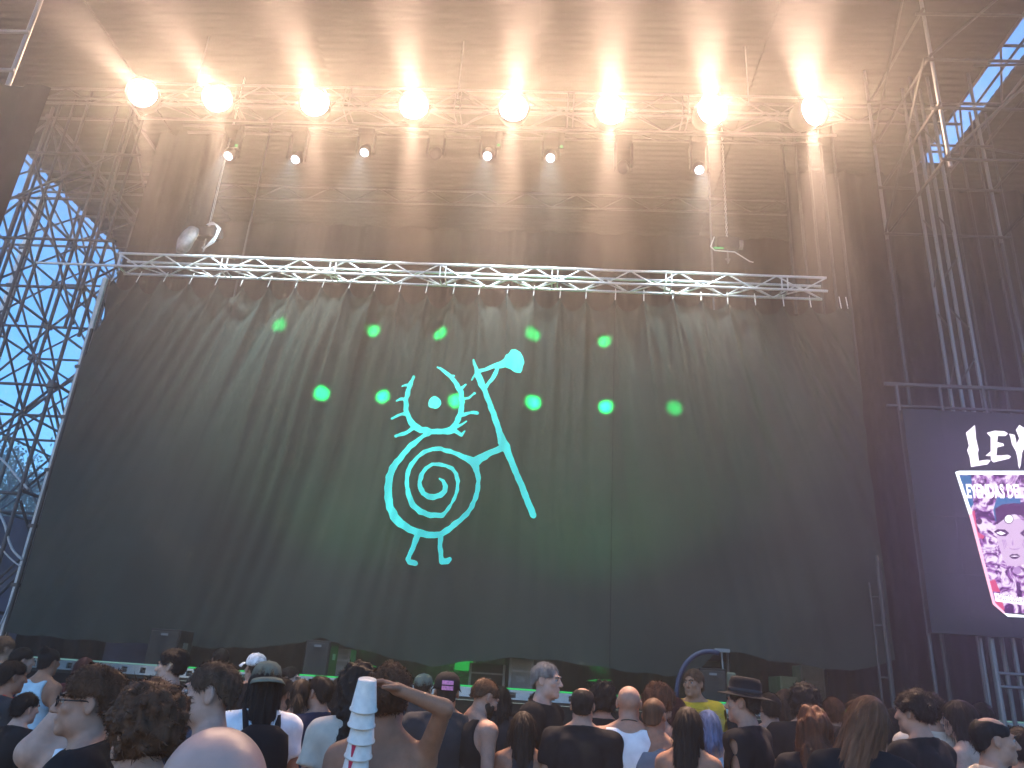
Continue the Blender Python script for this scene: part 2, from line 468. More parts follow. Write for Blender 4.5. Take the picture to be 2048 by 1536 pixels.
mast = empty('truss_mast', (0, 0, 0), 0, 'slim upright truss mast rising behind the top of the screen', 'mast')
m0, m1 = atY(1882, 540, 11.2), atY(1921, 540, 11.2)
for x in (m0[0], m1[0]):
    for y in (11.2, 11.5):
        pole('chord', (x, y, 0), (x, y, 12.5), 0.03, M_STEEL, mast)
for k in range(0, 26, 2):
    s = (k // 2) % 2
    xa, xb = (m0[0], m1[0]) if s else (m1[0], m0[0])
    pole('brace', (xa, 11.2, 0.2 + k * 0.45), (xb, 11.2, 0.65 + k * 0.45), 0.014, M_FAINT, mast)
    pole('brace', (m0[0], 11.2 + 0.3 * s, 0.2 + k * 0.45), (m0[0], 11.5 - 0.3 * s, 0.65 + k * 0.45), 0.014, M_FAINT, mast)

# post at the right end of the curtain
post = empty('steel_post', (0, 0, 0), 0, 'slim grey post with green glints at the lower right curtain edge', 'post')
p0 = atY(1762, 1180, 11.7)
pole('tube', (p0[0], 11.7, 0), (p0[0], 11.7, 3.9), 0.035, M_FAINT, post)
pole('tube', (p0[0] - 0.13, 11.75, 0), (p0[0] - 0.13, 11.75, 3.5), 0.018, M_FAINT, post)
for z in (2.2, 2.9, 3.3):
    pole('rung', (p0[0] - 0.13, 11.74, z), (p0[0], 11.72, z), 0.015, M_FAINT, post)

# ------------------------------------------------------------------ far left: tarp, cables, trees
V = []
xs = np.linspace(-16, -7.6, 60); zs = np.linspace(0, atY(30, 1032, 16.2)[2], 12)
for z in zs:
    for x in xs: V.append((x, 16.2 + 0.05 * math.sin(x * 5 + z) + 0.04 * math.sin(z * 4 + x * 2), z))
F = [(j * 60 + i, j * 60 + i + 1, (j + 1) * 60 + i + 1, (j + 1) * 60 + i) for j in range(11) for i in range(59)]
tag(link('side_tarp', mesh('side_tarp', V, F, True), M_NAVY), 'navy tarp wall below the trees at far left', 'tarp')
def cable(px, Y, r, label):
    P = [Vector(atY(x, y, Y)) for x, y in px]
    pts = []
    for i in range(len(P) - 1):
        p0_, p1_, p2_, p3_ = P[max(i - 1, 0)], P[i], P[i + 1], P[min(i + 2, len(P) - 1)]
        for t in np.linspace(0, 1, 6, endpoint=False):
            pts.append(0.5 * ((2 * p1_) + (-p0_ + p2_) * t + (2 * p0_ - 5 * p1_ + 4 * p2_ - p3_) * t * t + (-p0_ + 3 * p1_ - 3 * p2_ + p3_) * t ** 3))
    pts.append(P[-1])
    tag(MB().tube(pts, r, 6).build('cable', M_CABLE, None, True), label, 'cable', 'cables at far left')
cable([(-20, 900), (10, 925), (35, 955), (56, 978)], 13.0, 0.022, 'pale cable crossing the scaffold foot in front of the trees')
cable([(-10, 1015), (8, 1045), (16, 1075), (26, 1100), (45, 1120)], 13.0, 0.022, 'thick pale cable hanging down over the navy tarp')
cable([(-10, 1080), (12, 1108), (30, 1125), (46, 1135)], 13.0, 0.014, 'thin lower cable slanting across the navy tarp')
cable([(45, 1145), (30, 1180), (12, 1225), (-5, 1262)], 13.0, 0.016, 'cable sloping down beside the lower left curtain edge')

M_LEAF = material('leaf', (0.05, 0.075, 0.035), 0.6, noise=0.5, nscale=0.6)
M_BARK = material('bark', (0.06, 0.045, 0.035), 0.9, noise=0.4, nscale=5, bump=0.4)
def tree(x, y, h, w, label, seed):
    r = np.random.default_rng(seed)
    t = empty('tree', (x, y, 0), 0, label, 'tree', 'trees behind the stage')
    tr = MB().tube([(0, 0, 0), (0.1, 0, h * 0.3), (0, 0.1, h * 0.6), (0.1, 0, h * 0.9)], 0.22, 8, 0.05)
    for k in range(7):
        a = k * 2.4; z = h * (0.35 + 0.07 * k)
        tr.tube([(0.05, 0, z), (math.cos(a) * w * 0.5, math.sin(a) * w * 0.5, z + h * 0.12), (math.cos(a) * w * 0.85, math.sin(a) * w * 0.85, z + h * 0.2)], 0.07, 5, 0.015)
    tr.build('trunk', M_BARK, t, True)
    n = 5200
    cl = r.normal(size=(46, 3)); cl /= np.linalg.norm(cl, axis=1)[:, None]
    cl = cl * r.uniform(0.45, 1.0, (46, 1)) * np.array([w, w, h * 0.36]) + np.array([0, 0, h * 0.64])
    c = cl[r.integers(0, 46, n)] + r.normal(size=(n, 3)) * 0.24 * w * np.array([1, 1, 0.8])
    u = r.normal(size=(n, 3)); u /= np.linalg.norm(u, axis=1)[:, None]
    v = np.cross(u, r.normal(size=(n, 3))); v /= np.linalg.norm(v, axis=1)[:, None]
    s = r.uniform(0.07, 0.15, (n, 1))
    V = np.stack([c - u * s, c + v * s * 0.5, c + u * s, c - v * s * 0.5], 1).reshape(-1, 3)
    link('crown', mesh('crown', V, np.arange(4 * n).reshape(n, 4)), M_LEAF, t)
p = atY(18, 960, 34); tree(p[0], 34, p[2] + 2.2, 2.6, 'leafy tree showing between scaffold poles just above the navy tarp', 5)
p = atY(-70, 940, 36); tree(p[0], 36, p[2] + 2.6, 2.8, 'tree partly cut by the left picture edge behind the scaffold', 6)
p = atY(85, 980, 38); tree(p[0], 38, p[2] + 1.8, 2.6, 'tree mostly hidden behind the left edge of the curtain', 8)
# ================================================================== CURTAIN
CUR_Y, CX0, CX1, CTOP = 12.2, -8.22, 5.02, 8.25
XC = -1.2
HOOKS = []
x = CX0 + 0.05
hr = random.Random(21)
while x < CX1 - 0.1:
    HOOKS.append(x); x += 0.485 + hr.uniform(-0.03, 0.03)
HOOKS.append(CX1 - 0.04)
HK = np.array(HOOKS)
SC = np.interp(HK[:-1], [CX0, -5, 0, 2, CX1], [0.22, 0.27, 0.21, 0.14, 0.12]) * np.array([hr.uniform(0.7, 1.2) for _ in HK[:-1]])
HAMP = np.array([hr.uniform(0.55, 1.3) for _ in HK])
LEAN = np.array([hr.uniform(-0.05, 0.05) for _ in HK])
hem_px = [(45, 1268), (200, 1283), (450, 1297), (560, 1292), (640, 1276), (720, 1300), (860, 1333), (950, 1322), (1040, 1315), (1120, 1322),
          (1250, 1342), (1330, 1352), (1395, 1342), (1430, 1300), (1470, 1305), (1520, 1318), (1600, 1330), (1690, 1342), (1770, 1320)]
HEM = np.array([[q[0], q[2]] for q in (atY(a, c, CUR_Y) for a, c in hem_px)])
def cur_top(x):
    x = np.asarray(x, float)
    i = np.clip(np.searchsorted(HK, x) - 1, 0, len(HK) - 2)
    t = np.clip((x - HK[i]) / (HK[i + 1] - HK[i]), 0, 1)
    return CTOP - SC[i] * (4 * t * (1 - t)) ** 0.75
def cur_bot(x):
    return np.interp(x, HEM[:, 0], HEM[:, 1]) + 0.012 * np.sin(np.asarray(x) * 9)
def cur_y(x, z):
    """front-to-back displacement of the cloth: folds fan out of every hook and lean outwards on the way down"""
    x = np.asarray(x, float); z = np.asarray(z, float)
    h = np.clip(CTOP - z, 0, 8)
    x0 = XC + (x - XC) / (1 + 0.055 * h)
    x0 = x0 + 0.10 * np.sin(0.9 * x0 + 0.5 * h) * np.clip(h / 3, 0, 1)
    y = np.zeros_like(x0 + z)
    for k, hx in enumerate(HK):
        d = x0 - hx - LEAN[k] * h
        wd = 0.035 + 0.035 * np.minimum(h, 4)
        y -= HAMP[k] * 0.13 * np.exp(-np.abs(d) / wd) * np.exp(-h / 2.6) * np.clip(0.35 + h / 0.5, 0, 1)
        y -= 0.03 * HAMP[k] * np.exp(-((d - 0.16 * np.minimum(h, 1.5)) / 0.05) ** 2) * np.exp(-h / 2.2)
        y -= 0.03 * HAMP[::-1][k] * np.exp(-((d + 0.15 * np.minimum(h, 1.5)) / 0.05) ** 2) * np.exp(-h / 2.2)
    f = np.exp(-h / 3.6) * np.clip(h / 0.7, 0.1, 1)
    y += 0.05 * f * np.sin(11.0 * x0 + 1.3 * np.sin(2.1 * x0)) + 0.032 * f * np.sin(23.0 * x0 + 2 * np.sin(3 * x0) + 0.6 * h)
    y += 0.05 * np.sin(1.9 * x0 + 0.3 * h) + 0.03 * np.sin(0.8 * x0 * 2.7 + 0.7 * h)
    low = np.clip((h - 4.2) / 2.0, 0, 1)
    y += low * 0.05 * np.sin(2.6 * x - 1.6 * z) * np.exp(-((x - 3.6) / 2.2) ** 2)      # sagging creases lower right
    y += low * 0.018 * np.sin(5.2 * x + 1.1 * z)
    return CUR_Y + y
nx, nz = 620, 150
xs = np.linspace(CX0, CX1, nx)
tt = np.linspace(0, 1, nz) ** 1.15
X = np.repeat(xs[None], nz, 0)
flare = np.zeros_like(X)
Z = cur_top(xs)[None] + (cur_bot(xs) - cur_top(xs))[None] * tt[:, None]
Y = cur_y(X, Z)
# the cloth's own edges spread a little wider towards the floor
Xw = X + (np.clip((CTOP - Z) / 6.5, 0, 1)) * 0.16 * np.clip((X - XC) / 6.2, -1, 1) ** 3
V = np.stack([Xw, Y, Z], -1).reshape(-1, 3)
idx = np.arange(nx * nz).reshape(nz, nx)
F = np.stack([idx[:-1, :-1], idx[1:, :-1], idx[1:, 1:], idx[:-1, 1:]], -1).reshape(-1, 4)
M_CURTAIN = cloth_material('curtain_cloth', (0.031, 0.039, 0.036), (0.028, 0.04, 0.032), 0.10, 1.2)
curtain = link('stage_curtain', mesh('stage_curtain', V, F, True), M_CURTAIN)
tag(curtain, 'huge dark grey curtain with pleated top and turquoise snail emblem closing the stage', 'curtain')
# a seam line and the row of ties at the top hem
for hx in HK:
    pole('tie', (hx, CUR_Y - 0.12, CTOP - 0.06), (hx + 0.01, CUR_Y - 0.05, CTOP + 0.20), 0.009, M_PALE, curtain)
xs_ = atY(1228, 700, CUR_Y)[0]
zz = np.linspace(cur_top(xs_) - 0.02, cur_bot(xs_) + 0.02, 60)
yy = cur_y(np.full(60, xs_), zz) - 0.012
MB().tube([(xs_, a, c) for a, c in zip(yy, zz)], 0.004, 5).build('seam', M_BLACKDRAPE, curtain)

# ------------------------------------------------------------------ emblem: union of tapered strokes, cut out as one sheet lying on the folds
def zp(q, sx=2.955, ox=700, oy=650):
    return (ox + q[0] / sx, oy + q[1] / sx)
S = []
S.append([(530, 910, 7), (553, 925, 10), (566, 955, 13), (560, 985, 15), (535, 1008, 16), (500, 1020, 16), (465, 1018, 15), (436, 1000, 14), (418, 968, 13), (414, 930, 12),
          (428, 885, 12), (455, 850, 11), (490, 830, 11), (530, 826, 10), (570, 836, 10), (605, 852, 10), (629, 885, 11), (639, 930, 11), (636, 975, 10), (622, 1020, 9), (597, 1065, 8),
          (568, 1105, 9), (545, 1126, 14), (480, 1128, 15), (420, 1110, 16), (376, 1068, 16), (352, 1015, 15), (338, 960, 13), (335, 900, 12), (346, 850, 14), (367, 815, 15), (400, 785, 13),
          (440, 757, 12), (490, 738, 12), (540, 735, 13), (590, 750, 13), (640, 768, 13), (690, 794, 16), (728, 815, 24), (745, 850, 18), (755, 880, 15), (760, 930, 12), (755, 985, 13),
          (740, 1030, 13), (718, 1080, 12), (690, 1120, 13), (650, 1160, 14), (610, 1190, 17), (580, 1212, 17), (540, 1236, 16), (500, 1244, 17), (450, 1240, 19), (400, 1230, 20),
          (350, 1208, 19), (300, 1175, 22), (262, 1132, 23), (238, 1080, 21), (226, 1020, 21), (225, 960, 20), (232, 900, 19), (248, 850, 17), (277, 805, 18), (310, 765, 18), (347, 720, 17),
          (385, 688, 16), (430, 662, 14), (470, 645, 14)])
S.append([(735, 820, 26), (770, 795, 24), (810, 770, 19), (850, 750, 17), (895, 728, 20)])
S.append([(730, 213, 6), (745, 262, 10), (758, 310, 18), (778, 355, 20), (800, 405, 15), (830, 480, 16), (860, 560, 17), (885, 640, 17), (903, 695, 28), (918, 715, 27), (935, 760, 19),
          (975, 860, 17), (1015, 950, 18), (1050, 1040, 18), (1082, 1116, 18)])
S.append([(722, 330, 6), (745, 300, 8)])
S.append([(755, 288, 14), (800, 280, 11), (842, 256, 12), (880, 242, 18)])
S.append([(872, 262, 12), (858, 300, 12), (835, 338, 10), (798, 385, 12)])
S.append([(375, 292, 4), (355, 340, 11), (341, 390, 12), (328, 440, 13), (330, 500, 13), (345, 545, 15), (375, 590, 21), (420, 620, 19), (480, 636, 17), (540, 635, 16), (600, 615, 16),
          (635, 575, 16), (655, 520, 15), (666, 460, 14), (656, 400, 15), (630, 350, 14), (600, 308, 13), (560, 278, 10), (518, 254, 7)])
S += [[(335, 352, 8), (305, 357, 7)], [(322, 435, 9), (295, 434, 8), (270, 438, 6)], [(332, 520, 11), (290, 530, 9), (243, 543, 8)], [(368, 604, 15), (330, 630, 11), (272, 655, 9)],
      [(600, 305, 13), (613, 300, 8)], [(648, 385, 12), (668, 370, 10), (685, 356, 6)], [(665, 440, 9), (705, 436, 8), (738, 417, 8)], [(650, 540, 13), (700, 528, 10), (755, 532, 9)],
      [(585, 628, 14), (635, 605, 10), (665, 590, 8), (688, 575, 5)], [(540, 634, 16), (620, 630, 15), (660, 655, 9), (680, 632, 4)],
      [(500, 463, 38), (502, 464, 38)],
      [(405, 1240, 18), (388, 1288, 14), (367, 1340, 13), (346, 1388, 13), (356, 1404, 14), (388, 1411, 14)],
      [(537, 1245, 13), (533, 1310, 12), (537, 1370, 13), (546, 1400, 15), (575, 1396, 16), (590, 1386, 13)]]
BELL = [(835, 264), (845, 247), (880, 226), (915, 206), (940, 176), (955, 153), (975, 150), (1005, 168), (1024, 200), (1028, 230), (1020, 270), (1008, 293), (990, 288), (955, 268), (915, 261), (875, 263)]
def P2(q):
    a = atY(*zp(q), CUR_Y - 0.05); return a[0], a[2]
x0e, z1e = P2((190, 130)); x1e, z0e = P2((1120, 1450))
x0e -= 0.15; x1e += 0.1; z1e += 0.1; z0e -= 0.15
ST = 0.0125
gx = np.arange(x0e, x1e, ST); gz = np.arange(z0e, z1e, ST)
GX, GZ = np.meshgrid(gx, gz, indexing='ij')
D = np.full(GX.shape, 9.0)
PXM = 13.0 / FPX / 2.955 * 1.02       # metres per zoomed pixel on the cloth
for st in S:
    pts = np.array([P2(q) for q in st]); rr = np.array([q[2] for q in st]) * PXM
    for (a, c_), (ra, rb_) in zip(zip(pts[:-1], pts[1:]), zip(rr[:-1], rr[1:])):
        d_ = c_ - a; L = max(d_ @ d_, 1e-9)
        t = np.clip(((GX - a[0]) * d_[0] + (GZ - a[1]) * d_[1]) / L, 0, 1)
        D = np.minimum(D, np.hypot(GX - a[0] - t * d_[0], GZ - a[1] - t * d_[1]) - (ra + (rb_ - ra) * t))
bp = np.array([P2(q) for q in BELL])
ins = np.zeros(GX.shape, bool); dmin = np.full(GX.shape, 9.0)
for a, c_ in zip(bp, np.roll(bp, -1, 0)):
    cond = ((a[1] > GZ) != (c_[1] > GZ)) & (GX < (c_[0] - a[0]) * (GZ - a[1]) / (c_[1] - a[1] + 1e-12) + a[0]); ins ^= cond
    d_ = c_ - a; t = np.clip(((GX - a[0]) * d_[0] + (GZ - a[1]) * d_[1]) / (d_ @ d_), 0, 1)
    dmin = np.minimum(dmin, np.hypot(GX - a[0] - t * d_[0], GZ - a[1] - t * d_[1]))
D = np.minimum(D, np.where(ins, -dmin, dmin) - 0.004)
D += 0.0035 * np.sin(GX * 31 + 2 * np.sin(GZ * 17)) + 0.003 * np.sin(GZ * 37 + GX * 11)      # hand-painted wobble
def iso_sheet(D, gx, gz):
    """filled marching squares: polygons where D < 0"""
    verts, faces, key = [], [], {}
    def vid(k, p):
        if k not in key: key[k] = len(verts); verts.append(p)
        return key[k]
    I, J = np.nonzero((np.minimum.reduce([D[:-1, :-1], D[1:, :-1], D[1:, 1:], D[:-1, 1:]]) < 0))
    for i, j in zip(I.tolist(), J.tolist()):
        cs = [(i, j), (i + 1, j), (i + 1, j + 1), (i, j + 1)]
        poly = []
        for k in range(4):
            a, c_ = cs[k], cs[(k + 1) % 4]; da, db = D[a], D[c_]
            if da < 0: poly.append(vid(a, (gx[a[0]], gz[a[1]])))
            if (da < 0) != (db < 0):
                t = da / (da - db)
                poly.append(vid((min(a, c_), max(a, c_)), (gx[a[0]] + (gx[c_[0]] - gx[a[0]]) * t, gz[a[1]] + (gz[c_[1]] - gz[a[1]]) * t)))
        if len(poly) >= 3: faces.append(tuple(poly))
    return verts, faces
ev, ef = iso_sheet(D, gx, gz)
ev = np.array(ev)
EV = np.stack([ev[:, 0], cur_y(ev[:, 0], ev[:, 1]) - 0.018, ev[:, 1]], -1)
M_EMBLEM = cloth_material('turquoise_print', (0.09, 0.91, 0.74), (0.03, 0.30, 0.24), 0.06, 4.0)
emb = link('emblem', mesh('emblem', EV, [tuple(reversed(q)) for q in ef], True), M_EMBLEM, curtain)
emb['label'] = 'turquoise spiral-bodied snail creature with an eye head and a horn staff'

# ------------------------------------------------------------------ trusses
ct = empty('curtain_truss', (0, 0, 0), 0, 'silver box truss carrying the curtain top, lit by green stage light', 'truss')
box_truss(ct, -8.1, 4.62, 12.12, 8.585, 0.30, 0.26, 0.42, M_ALU, 0.024, 0.013)
pole('outrigger', (-9.6, 11.97, 8.455), (-8.05, 11.97, 8.455), 0.024, M_ALU, ct)
lt = empty('lighting_truss', (0, 0, 0), 0, 'long box truss under the roof carrying the eight blazing lamps', 'truss')
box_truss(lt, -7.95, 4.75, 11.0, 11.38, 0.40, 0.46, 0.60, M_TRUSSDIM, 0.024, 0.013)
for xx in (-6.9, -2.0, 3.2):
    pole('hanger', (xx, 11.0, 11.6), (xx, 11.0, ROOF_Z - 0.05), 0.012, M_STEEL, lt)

# ------------------------------------------------------------------ the eight warm lamps
LAMP_PX = [(287, 190), (436, 200), (630, 208), (828, 214), (1027, 218), (1220, 224), (1420, 224), (1621, 226)]
LAMP_AIM = [(0.3, -1, -0.30), (0.25, -1, -0.30), (0.2, -1, -0.30), (0.12, -1, -0.30), (0.08, -1, -0.30), (0.08, -1, -0.30), (0.2, -1, -0.30), (0.4, -1, -0.30)]
LAMP_E = [0.7, 0.75, 0.8, 0.9, 0.95, 1.05, 1.2, 1.5]
where = ['leftmost of the eight warm lamps on the top truss', 'second warm lamp from the left on the top truss', 'third warm lamp from the left on the top truss',
         'fourth warm lamp from the left on the top truss', 'fifth warm lamp from the left, above the emblem staff', 'third warm lamp from the right on the top truss',
         'second warm lamp from the right on the top truss', 'rightmost of the eight warm lamps, nearest the sky slot']
def rot_to(d):
    # local -y axis points along d
    d = Vector(d).normalized(); return (-d).to_track_quat('Y', 'Z')
for k, (px, aim) in enumerate(zip(LAMP_PX, LAMP_AIM)):
    c = atY(px[0], px[1], 10.55)
    L = empty('stage_lamp', c, 0, 'blazing ' + where[k], 'lamp', 'warm lamps on the lighting truss')
    q = rot_to(aim).to_matrix().to_4x4()
    h = MB().lathe([(0.10, 0.30), (0.19, 0.26), (0.235, 0.08), (0.24, -0.10), (0.225, -0.10), (0.20, -0.02)], 20, 'y').build('housing', M_BLACK, L, True); h.matrix_basis = q @ Matrix.Scale(1.15, 4)
    l = MB().lathe([(0.001, -0.065), (0.12, -0.055), (0.218, -0.03), (0.218, -0.02)], 20, 'y').build('lens', M_LENS, L, True); l.matrix_basis = q @ Matrix.Scale(1.15, 4)
    yk = MB(); yk.tube([(-0.27, 0.05, 0), (-0.27, 0.2, 0.22), (-0.1, 0.3, 0.3), (0.1, 0.3, 0.3), (0.27, 0.2, 0.22), (0.27, 0.05, 0)], 0.016, 6).build('yoke', M_BLACK, L)
    MB().box(-0.04, 0.04, 0.22, 0.36, 0.22, 0.36).build('clamp', M_STEEL, L)
    ld = bpy.data.lights.new('lamp_light', 'SPOT'); ld.energy = LAMP_W * LAMP_E[k]; ld.color = (1.0, 0.62, 0.42); ld.shadow_soft_size = 0.12
    ld.spot_size = math.radians(136); ld.spot_blend = 0.9
    lo = bpy.data.objects.new('lamp_light', ld); COL.objects.link(lo); lo.parent = L
    lo.matrix_basis = q @ Matrix.Translation((0, -0.13, 0)) @ Matrix.Rotation(-math.pi / 2, 4, 'X')
    # two added narrow spots imitate lens streaks: one over the crowd, one steeply down
    az = Vector((CAM[0] - c[0], CAM[1] - c[1], 0)).normalized()
    for el_, sg in ((-25, 1), (-62, -1)):
        sd_ = bpy.data.lights.new('added_shaft', 'SPOT'); sd_.energy = ADDED_SHAFT_W * LAMP_E[k] * (1.0 if sg > 0 else 0.9); sd_.color = (1.0, 0.66, 0.48); sd_.shadow_soft_size = 0.08
        sd_.spot_size = math.radians(14); sd_.spot_blend = 1.0
        so = bpy.data.objects.new('added_shaft', sd_); COL.objects.link(so); so.parent = L
        dl = -sg * max(0.0, 0.32 - 0.08 * k)
        h_ = Matrix.Rotation(dl, 3, 'Z') @ az
        e_ = math.radians(el_); dv = Vector((h_.x * math.cos(e_), h_.y * math.cos(e_), math.sin(e_)))
        so.matrix_basis = Matrix.Translation(dv * 0.34) @ (-dv).to_track_quat('Z', 'Y').to_matrix().to_4x4()

# ------------------------------------------------------------------ small moving heads below the truss
MH = [(452, 307, 1, 'small white lamp below the second warm lamp'), (587, 314, 1, 'small white lamp below and left of the third warm lamp'), (726, 300, 1, 'small white lamp between third and fourth warm lamps'),
      (868, 305, 0, 'unlit moving head lamp below the fourth warm lamp'), (974, 307, 1, 'small white lamp just left below the fifth warm lamp'), (1101, 311, 1, 'small white lamp between fifth and sixth warm lamps'),
      (1248, 333, 0, 'unlit moving head lamp below the sixth warm lamp'), (1401, 335, 1, 'small white lamp below the seventh warm lamp')]
M_LENSOFF = material('dark_glass', (0.03, 0.03, 0.035), 0.08, 0.0)
rig = empty('rear_truss', (0, 0, 0), 0, 'dim rear pipe carrying the row of small moving head lamps', 'truss')
rz_ = atY(900, 262, 11.4)[2]
pole('chord', (-7.2, 11.42, rz_), (4.6, 11.42, rz_ + 0.1), 0.028, M_RUST, rig)
pole('chord', (-7.2, 11.62, rz_), (4.6, 11.62, rz_ + 0.1), 0.028, M_RUST, rig)
for k in range(24):
    xx = -7.1 + k * 0.49
    pole('brace', (xx, 11.42, rz_ + 0.004 * k), (xx + 0.49, 11.62, rz_ + 0.004 * k), 0.012, M_RUST, rig)
for (px, py, on, lab) in MH:
    c = atY(px, py, 11.35)
    t = empty('moving_head', c, 0, lab, 'lamp', 'moving heads on the rear pipe')
    top = rz_ - c[2]
    MB().box(-0.15, 0.15, 0.0, 0.26, top - 0.14, top - 0.02).build('base', M_BLACK, t, bevel=0.015)
    for s in (-1, 1):
        MB().box(s * 0.15 - 0.02, s * 0.15 + 0.02, 0.07, 0.19, 0.02, top - 0.15).build('arm', M_BLACK, t, bevel=0.01)
    q = Matrix.Rotation(-1.15, 4, 'X') @ Matrix.Identity(4)
    hd = MB().lathe([(0.06, 0.24), (0.10, 0.2), (0.12, 0.05), (0.095, -0.06), (0.085, -0.06), (0.08, -0.03)], 16, 'y').build('head', M_BLACK, t, True)
    hd.matrix_basis = Matrix.Translation((0, 0.12, 0.05)) @ Matrix.Rotation(0.95, 4, 'X')
    ln = MB().lathe([(0.001, -0.052), (0.06, -0.047), (0.078, -0.035), (0.078, -0.03)], 16, 'y').build('lens', M_WHITELENS if on else M_LENSOFF, t, True)
    ln.matrix_basis = hd.matrix_basis
    if on:
        wd_l = bpy.data.lights.new('white_beam', 'SPOT'); wd_l.energy = WASH_W; wd_l.color = (0.78, 0.96, 1.0); wd_l.shadow_soft_size = 0.05
        wd_l.spot_size = math.radians(64); wd_l.spot_blend = 0.8
        wl = bpy.data.objects.new('white_beam', wd_l); COL.objects.link(wl); wl.parent = t
        dv = Vector((0.0, 0.14, -1.0)).normalized()
        wl.matrix_basis = Matrix.Translation((0, -0.12, -0.1)) @ (-dv).to_track_quat('Z', 'Y').to_matrix().to_4x4()
for px, py in ((472, 290), (997, 289), (1123, 292)):
    c = atY(px, py, 11.35)
    t = empty('status_lamp', c, 0, {472: 'tiny green lamp below the second warm lamp', 997: 'tiny green lamp just left of the fifth warm lamp', 1123: 'tiny green lamp between the fifth and sixth warm lamps'}[px], 'lamp', 'tiny green lamps')
    MB().box(-0.05, 0.05, 0.02, 0.1, -0.05, rz_ - c[2]).build('bracket', M_BLACK, t)
    MB().lathe([(0.001, 0.0), (0.026, 0.005), (0.03, 0.018)], 12, 'y').build('lens', M_GREENLEDRAIL, t, True)

# ------------------------------------------------------------------ chain hoists over the curtain truss
def hoist(px, py, top_px, label, bag):
    c = atY(px, py, 12.12)
    t = empty('chain_hoist', c, 0, label, 'hoist')
    ch = MB(); zt = ROOF_Z - c[2] - 0.2
    for k in range(int(zt / 0.05)):
        a = (k % 2) * math.pi / 2
        z0 = 0.25 + k * 0.05
        ch.tube([(0.014 * math.cos(a), 0.014 * math.sin(a), z0), (0.014 * math.cos(a), 0.014 * math.sin(a), z0 + 0.055)], 0.005, 4)
        ch.tube([(-0.014 * math.cos(a), -0.014 * math.sin(a), z0), (-0.014 * math.cos(a), -0.014 * math.sin(a), z0 + 0.055)], 0.005, 4)
    ch.build('chain', M_ALU, t)
    MB().box(-0.2, 0.2, -0.11, 0.11, 0.0, 0.22).build('motor', M_BLACK, t, bevel=0.03)
    MB().tube([(0.2, 0, 0.11), (0.27, 0, 0.11)], 0.09, 12).build('end_cover', M_STEEL, t)
    MB().tube([(0, 0, 0.0), (0, 0, -0.28), (0.03, 0, -0.18), (0, 0, -0.22), (-0.04, 0, -0.18)], 0.015, 6).build('hook', M_STEEL, t, True)
    if bag:
        V = []; nn = 14
        for j in range(7):
            z = 0.12 - j * 0.085; r = 0.10 + 0.05 * math.sin(j * 0.55)
            for i in range(nn):
                a = 2 * math.pi * i / nn; rr = r * (1 + 0.12 * math.sin(3 * a + j))
                V.append((-0.2 + rr * math.cos(a) - 0.02 * j, -0.16 + 0.8 * rr * math.sin(a), z))
        F = [(j * nn + i, j * nn + (i + 1) % nn, (j + 1) * nn + (i + 1) % nn, (j + 1) * nn + i) for j in range(6) for i in range(nn)] + [tuple(range(6 * nn, 7 * nn))]
        link('chain_bag', mesh('chain_bag', V, F, True), material('grey_canvas', (0.2, 0.19, 0.2), 0.85, noise=0.3, nscale=10), t)
        for k in range(4):
            MB().tube([(0.0, -0.1, 0.25), (0.12 + 0.03 * k, -0.12, 0.3 - 0.02 * k), (0.24 + 0.02 * k, -0.12, 0.16), (0.22, -0.1, 0.02 - 0.05 * k), (0.05, -0.1, -0.28)], 0.008, 5).build('loop_cable', M_CABLE, t, True)
    else:
        MB().tube([(-0.25, -0.1, 0.2), (-0.32, -0.1, 0.0), (-0.25, -0.1, -0.08), (0.1, -0.1, -0.1), (0.35, -0.1, -0.28), (0.42, -0.1, -0.3)], 0.012, 5).build('loop_cable', M_CABLE, t, True)
        MB().box(-0.28, -0.10, -0.14, -0.125, -0.06, -0.035).build('status_strip', M_GREENLEDRAIL, t)
hoist(412, 478, 395, 'chain hoist with hanging canvas bag above the left part of the truss', True)
hoist(1455, 500, 440, 'chain hoist with small green status light above right end of truss', False)

